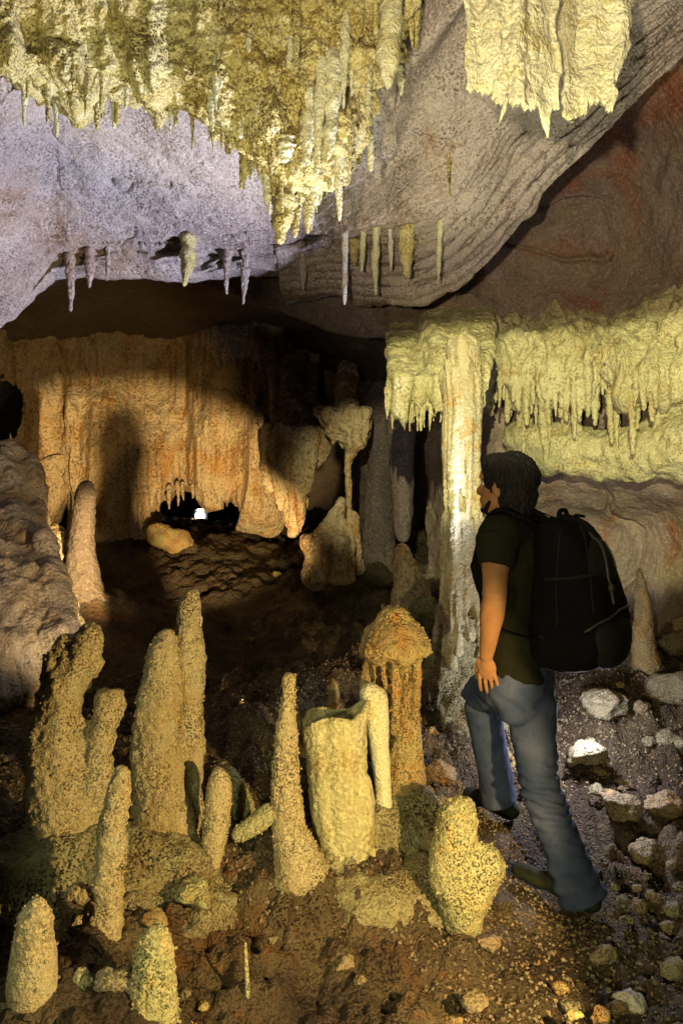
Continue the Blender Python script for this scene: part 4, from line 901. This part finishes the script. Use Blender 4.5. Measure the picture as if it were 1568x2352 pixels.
part('t_shirt', fuse(sp_, 0.006, 4, sdisp, 't_shirt'), 'shirt')
# jeans
jl = [tube([pel+Up*0.035, pel-Up*0.03, pel-Up*0.09], [0.146,0.150,0.125], 26, (0.76, Fd)),
      tube([hipL-Up*0.01, mid(hipL, kneeL, 0.5)-Up*0.01, kneeL, mid(kneeL, kneeL+(kneeL-hipL), 0.02)], [0.088,0.084,0.072,0.070], 24),
      tube([kneeL+Up*0.01, mid(kneeL, ankL, 0.3), mid(kneeL, ankL, 0.7), ankL+(ankL-kneeL)*0.02], [0.072,0.070,0.073,0.080], 24, None, False),
      tube([hipR, mid(hipR, kneeR, 0.5), kneeR], [0.100,0.088,0.074], 24), tube([mid(pel, hipR, 0.3)-Fd*0.035-Up*0.03, mid(hipR, kneeR, 0.4)-Fd*0.015], [0.088,0.076], 22),
      tube([kneeR, mid(kneeR, ankR, 0.3), mid(kneeR, ankR, 0.7), ankR+(ankR-kneeR)*0.01], [0.078,0.076,0.078,0.088], 24, None, False)]
def jdisp(V, N):
    K = np.array(kneeR); A = np.array(ankR); K2 = np.array(kneeL)
    w = np.exp(-((V[:,2]-K[2]+0.03)/0.15)**2)*np.exp(-((V[:,0]-K[0])/0.18)**2)*ss(3.52, 3.44, V[:,1])
    ph = V[:,2]*150+14*(V[:,0]-K[0])+2.2*fbm(V, 7, 2, 3); d = 0.010*w*np.sin(ph+3*vnoise(V, 14, 6))*(0.6+0.4*vnoise(V, 9, 4))
    w2 = np.exp(-((V[:,2]-K2[2]+0.02)/0.06)**2)*ss(3.5, 3.6, V[:,1]); d = d+0.006*w2*np.sin(V[:,2]*120+V[:,0]*25)
    w3 = np.exp(-((V[:,2]-A[2]-0.05)/0.10)**2)*ss(3.5, 3.4, V[:,1]); d = d+0.006*w3*np.sin(V[:,2]*95-V[:,0]*30+2*fbm(V, 8, 2, 5))
    w4 = np.exp(-((V[:,2]-pel.z+0.10)/0.06)**2); d = d+0.005*w4*np.sin(V[:,2]*70+V[:,0]*60+2*fbm(V, 8, 2, 5))
    return d+0.010*fbm(V, 7, 3, 9)+0.003*fbm(V, 28, 2, 10)
jm = part('jeans', fuse(jl, 0.006, 9, jdisp, 'jeans'), 'denim')
# belt, back pocket
bw = pel+Up*0.045
def ring(c, ra, rb, h, th, fwd, n=60):
    V = []; Fc = []; lft = Up.cross(fwd)
    for i in range(n):
        a = 2*math.pi*i/n
        for rr, zz in ((0,-h),(th,-h),(th,h),(0,h)): V.append(tuple(c+fwd*math.cos(a)*(ra+rr)+lft*math.sin(a)*(rb+rr)+Up*zz))
    for i in range(n):
        for k in range(4):
            a = i*4+k; b = i*4+(k+1) % 4; c2 = ((i+1) % n)*4; Fc.append((a, b, c2+(k+1) % 4, c2+k))
    return V, Fc
v, f = ring(pel-Up*0.012, 0.121, 0.160, 0.016, 0.008, Fd); part('belt', mesh_np('belt', v, f), 'sole', jm, Vector((0,0,0)))
bpc = pel-Fd*0.127-Up*0.085+Ld*0.035
pk = fuse([ell(bpc+Fd*0.012, (0.016,0.062,0.070), Matrix((Fd, Ld, Up)).transposed())], 0.005, 2, None, 'back_pocket'); part('back_pocket', pk, 'denim', jm, Vector((0,0,0)))
# shoes
def shoe(heel, toe, up):
    d = (toe-heel).normalized(); s = up.cross(d).normalized(); u = d.cross(s).normalized(); R3 = Matrix((d, s, u)).transposed(); L_ = (toe-heel).length
    q = lambda a, b, c: heel+d*a*L_+s*b+u*c
    upper = [ell(q(0.14,0,0.050), (0.065,0.038,0.045), R3), ell(q(0.42,0,0.045), (0.10,0.040,0.036), R3), ell(q(0.74,0,0.036), (0.085,0.047,0.030), R3), ell(q(0.88,0,0.030), (0.050,0.042,0.026), R3),
             tube([q(0.30,0,0.040), q(0.24,0,0.085), q(0.22,0,0.115)], [0.042,0.043,0.046], 18), tube([q(0.34,0,0.092), q(0.50,0,0.076), q(0.66,0,0.060)], [0.022,0.020,0.018], 14)]
    so = [tube([q(0.03,0,0.010), q(0.25,0,0.010), q(0.5,0,0.009), q(0.75,0,0.009), q(0.97,0,0.012)], [0.036,0.040,0.038,0.049,0.036], 18, (0.30, u))]
    o = part('shoe', fuse(upper, 0.005, 3, lambda V, N: 0.002*fbm(V, 40, 2, 3), 'shoe'), 'shoe')
    part('sole', fuse(so, 0.005, 1, lambda V, N: 0.0015*np.sign(np.sin(V[:,0]*420)), 'sole'), 'sole', o, Vector((0,0,0)))
    for k in range(4):
        a = 0.40+k*0.075; v, f = tube([q(a,-0.022,0.089-k*0.009), q(a+0.01,0,0.100-k*0.009), q(a,0.022,0.089-k*0.009)], [0.003]*3, 8); part('lace', mesh_np('lace', v, f), 'zip', o, Vector((0,0,0)))
shoe(heelR+Up*0.0, toeR+Up*0.0, (Up+(toeR-heelR).normalized()*0.0).normalized())
hL = ankL+Fd*-0.07-Up*0.085; shoe(hL, hL+Fd*0.24+Vector((0,0.14,0.02)), Up)

# ------------------------------------------------------------------ backpack (carried: a thing of its own)
bp = bpy.data.objects.new('backpack', None); COL.objects.link(bp)
Bk = -Fd; pc = W(1318,1370,3.20); bp.location = W(1318,1545,3.20)
bp['label'] = 'large black backpack with grey zips, worn on the back of the person in jeans'; bp['category'] = 'backpack'
def pz(py): return CZ-(py-1176)/FP*3.2
def bpart(name, me, mat, par=None, rel=True):
    me.transform(Matrix.Translation(-Vector(bp.location))); return obj(name, me, M[mat], par or bp)
prof = [(1188,0.040,0.10,-0.05),(1200,0.070,0.130,-0.045),(1235,0.105,0.155,-0.025),(1290,0.130,0.165,-0.005),(1350,0.150,0.170,0.010),(1410,0.165,0.172,0.020),(1460,0.168,0.172,0.022),(1500,0.158,0.168,0.018),(1528,0.125,0.150,0.0),(1540,0.07,0.11,-0.01)]
c0 = pel+Bk*0.205-Ld*0.02; V = []; Fc = []; n = 56
for py, a, b_, off in prof:
    c = Vector((c0.x, c0.y, pz(py)))+Bk*off+Ld*0.0
    for k in range(n):
        t = 2*math.pi*k/n; ct, st = math.cos(t), math.sin(t); e = 0.72
        V.append(c+Bk*a*math.copysign(abs(ct)**e, ct)+Ld*b_*math.copysign(abs(st)**e, st))
for j in range(len(prof)-1):
    for k in range(n): Fc.append((j*n+k, (j+1)*n+k, (j+1)*n+(k+1) % n, j*n+(k+1) % n))
Fc.append(tuple(range(n))); Fc.append(tuple(range((len(prof)-1)*n, len(prof)*n))[::-1])
pd = lambda V, N: 0.009*fbm(V, 7, 3, 3)+0.003*fbm(V*np.array((1,1,0.3)), 30, 2, 4)
main = bpart('pack_body', fuse([([tuple(v) for v in V], Fc)], 0.007, 6, pd, 'pack_body'), 'pack')
BR = Matrix((Bk, Ld, Up)).transposed()
def bq(a, l, py): return Vector((c0.x, c0.y, pz(py)))+Bk*a+Ld*l
fp = bpart('front_pocket', fuse([ell(bq(0.135,0.01,1462), (0.068,0.150,0.115), BR, 28, 16)], 0.006, 3, pd, 'front_pocket'), 'pack2')
up_ = bpart('front_pocket', fuse([ell(bq(0.085,0.01,1330), (0.062,0.130,0.150), BR, 28, 16)], 0.006, 3, pd, 'front_pocket'), 'pack2')
bpart('side_pocket', fuse([ell(bq(0.03,0.140,1470), (0.120,0.045,0.100), BR, 24, 14)], 0.006, 3, pd, 'side_pocket'), 'pack')
def strip(pts, r, name, mat, par=None, fl=(0.4, Ld)):
    v, f = tube(pts, [r]*len(pts), 10, fl); bpart(name, mesh_np(name, v, f), mat, par)
def arc(a, b, py0, py1, l0=-0.12, l1=0.13, dr=0.0, n=9):
    return [bq(a+b*math.cos(math.pi*(i/(n-1)-0.5)), l0+(l1-l0)*i/(n-1), py0+(py1-py0)*math.sin(math.pi*i/(n-1))) for i in range(n)]
from mathutils.bvhtree import BVHTree
vv, ff = [], []
for o_ in (main, fp, up_):
    n0 = len(vv); vv += [v.co.copy()+Vector(bp.location) for v in o_.data.vertices]; ff += [tuple(i+n0 for i in q.vertices) for q in o_.data.polygons]
tree = BVHTree.FromPolygons(vv, ff)
def snap(deg, py, off=0.001):
    c = Vector((c0.x, c0.y, pz(py))); t = math.radians(deg); d = Bk*math.cos(t)+Ld*math.sin(t); h = tree.ray_cast(c+d*0.8, -d)
    return (h[0] if h[0] is not None else c+d*0.15)+d*off
def lay(pts, r, name, mat, par=main, n=14):
    out = []
    for i in range(n):
        u = i/(n-1)*(len(pts)-1); k = min(int(u), len(pts)-2); f_ = u-k; out.append(snap(pts[k][0]+(pts[k+1][0]-pts[k][0])*f_, pts[k][1]+(pts[k+1][1]-pts[k][1])*f_))
    v, f = tube(out, [r]*n, 8); bpart(name, mesh_np(name, v, f), mat, par)
lay([(-50,1405),(-20,1392),(15,1398),(45,1420),(62,1445)], 0.0045, 'zip', 'zip', fp)
lay([(-48,1422),(-18,1408),(15,1414),(43,1434)], 0.003, 'zip', 'pack2', fp)
lay([(20,1225),(24,1290),(22,1380)], 0.006, 'compression_strap', 'zip', up_)
lay([(50,1208),(52,1290),(50,1400)], 0.0035, 'zip', 'pack2', main)
lay([(88,1215),(90,1330),(88,1500)], 0.003, 'zip', 'pack2', main)
lay([(35,1310),(70,1322),(105,1328)], 0.007, 'compression_strap', 'pack2', main)
lay([(60,1455),(85,1462),(110,1458)], 0.007, 'compression_strap', 'pack2', main)
lay([(-5,1245),(-4,1270),(-5,1300)], 0.004, 'zip', 'zip', up_)
q0 = snap(24, 1345, 0.004); v, f = ell(q0, (0.012,0.012,0.016)); bpart('buckle', mesh_np('buckle', v, f), 'zip', main)
strip([bq(-0.04,0.035,1196), bq(-0.045,0.025,1176), bq(-0.045,-0.03,1172), bq(-0.04,-0.045,1192)], 0.010, 'haul_handle', 'pack', main, (0.8, Up))
for s in (1, -1):
    sh = (shL if s > 0 else shR); base = mid(sh, sho, 0.42)
    pts = [bq(-0.10,0.075*s,1225), base+Bk*0.07+Up*0.060, base+Up*0.088+Fd*0.02, base+Fd*0.080+Up*0.02, base+Fd*0.108-Up*0.12, mid(pel,chest,0.65)+Fd*0.085+Ld*0.10*s, mid(pel,chest,0.5)+Ld*0.155*s, bq(-0.09,0.13*s,1470)]
    v, f = tube(pts, [0.030,0.032,0.034,0.032,0.030,0.024,0.018,0.014], 16, (0.32, Ld.cross(Up) if False else Vector((0,0,1))))
    bpart('shoulder_strap', fuse([(v, f)], 0.005, 3, None, 'shoulder_strap'), 'pack')
    strip([bq(-0.05,0.09*s,1205), base+Bk*0.03+Up*0.085], 0.008, 'load_strap', 'pack', main, (0.35, Up))
for l in (-0.06, 0.07):
    v, f = tube([bq(-0.01,l,1196), bq(-0.01,l+0.01,1184), bq(0.02,l+0.02,1186)], [0.012]*3, 10, (0.5, Up)); bpart('buckle', mesh_np('buckle', v, f), 'pack', main)



# ------------------------------------------------------------------ camera, world, lamps
cam = bpy.data.cameras.new('camera'); cam.sensor_fit = 'VERTICAL'; cam.sensor_height = 36; cam.lens = 36*FP/2352
cam.clip_end = 200; cam.clip_start = 0.05
co = bpy.data.objects.new('camera', cam); COL.objects.link(co); co.location = (0,0,CZ); co.rotation_euler = (math.pi/2, 0, 0); SC.camera = co
w = bpy.data.worlds.new('World'); SC.world = w; w.use_nodes = True
w.node_tree.nodes['Background'].inputs['Color'].default_value = (0.02,0.025,0.05,1); w.node_tree.nodes['Background'].inputs['Strength'].default_value = 0.3
def lamp(name, kind, loc, col, power, aim=None, ang=60, blend=0.3, rad=0.05, sy=None):
    l = bpy.data.lights.new(name, kind); l.color = col; l.energy = power; l.shadow_soft_size = rad
    if kind == 'SPOT': l.spot_size = math.radians(ang); l.spot_blend = blend
    o = bpy.data.objects.new(name, l); COL.objects.link(o); o.location = loc
    if sy: o.scale = (1, sy, 1)
    if aim is not None:
        d = Vector(aim)-Vector(loc); o.rotation_euler = d.to_track_quat('-Z', 'Y').to_euler()
    return o
lamp('lamp_key', 'SPOT', (-0.55,-1.20,1.20), (1.0,0.90,0.44), 210, aim=(1.25,4.6,0.0), ang=38, blend=0.5, rad=0.03)
lamp('lamp_band', 'SPOT', (-0.20,-1.00,2.80), (1.0,0.95,0.52), 1600, aim=(1.50,5.5,1.87), ang=34, blend=0.35, rad=0.03, sy=0.42)
lamp('lamp_orange', 'SPOT', (0.95,1.55,0.80), (1.0,0.70,0.28), 215, aim=(-1.3,3.35,0.20), ang=92, blend=0.15, rad=0.03)
lamp('lamp_pale', 'SPOT', (-0.95,0.80,0.95), (0.97,1.0,0.60), 42, aim=(0.05,3.1,0.42), ang=54, blend=0.5, rad=0.04)
lamp('lamp_rear', 'SPOT', (-0.446,3.65,0.65), (1.0,0.72,0.33), 1350, aim=(-1.95,8.5,1.78), ang=46, blend=0.45, rad=0.03, sy=0.46)
lamp('lamp_cold', 'SPOT', (1.16,3.75,0.95), (0.74,0.75,1.0), 700, aim=(-1.7,4.0,2.95), ang=70, blend=0.7, rad=0.04)
lamp('lamp_rim', 'POINT', (1.06,3.95,0.62), (0.85,0.86,1.0), 20, rad=0.03)
lamp('lamp_left_fill', 'SPOT', (-0.95,3.95,0.85), (1.0,0.78,0.48), 34, aim=(-2.0,5.3,1.35), ang=70, blend=0.6, rad=0.05)  # fill spot added to brighten the left flowstone bank
lamp('lamp_ceiling', 'SPOT', (0.0,2.05,0.45), (1.0,0.93,0.58), 320, aim=(0.08,2.9,3.2), ang=64, blend=0.3, rad=0.03)
lamp('lamp_wall_fill', 'SPOT', (-0.50,-1.0,1.40), (1.0,0.80,0.52), 850, aim=(1.9,5.5,3.7), ang=44, blend=1.0, rad=0.05)  # added fill, lifts the upper right wall in place of bounced light
lamp('lamp_fill', 'POINT', (-0.3,-0.6,1.9), (1.0,0.80,0.62), 2.5, rad=0.3)

SC.view_settings.view_transform = 'Standard'; SC.view_settings.look = 'None'; SC.view_settings.exposure = -0.08; SC.view_settings.gamma = 1
SC.cycles.max_bounces = 3; SC.cycles.diffuse_bounces = 1; SC.cycles.glossy_bounces = 1
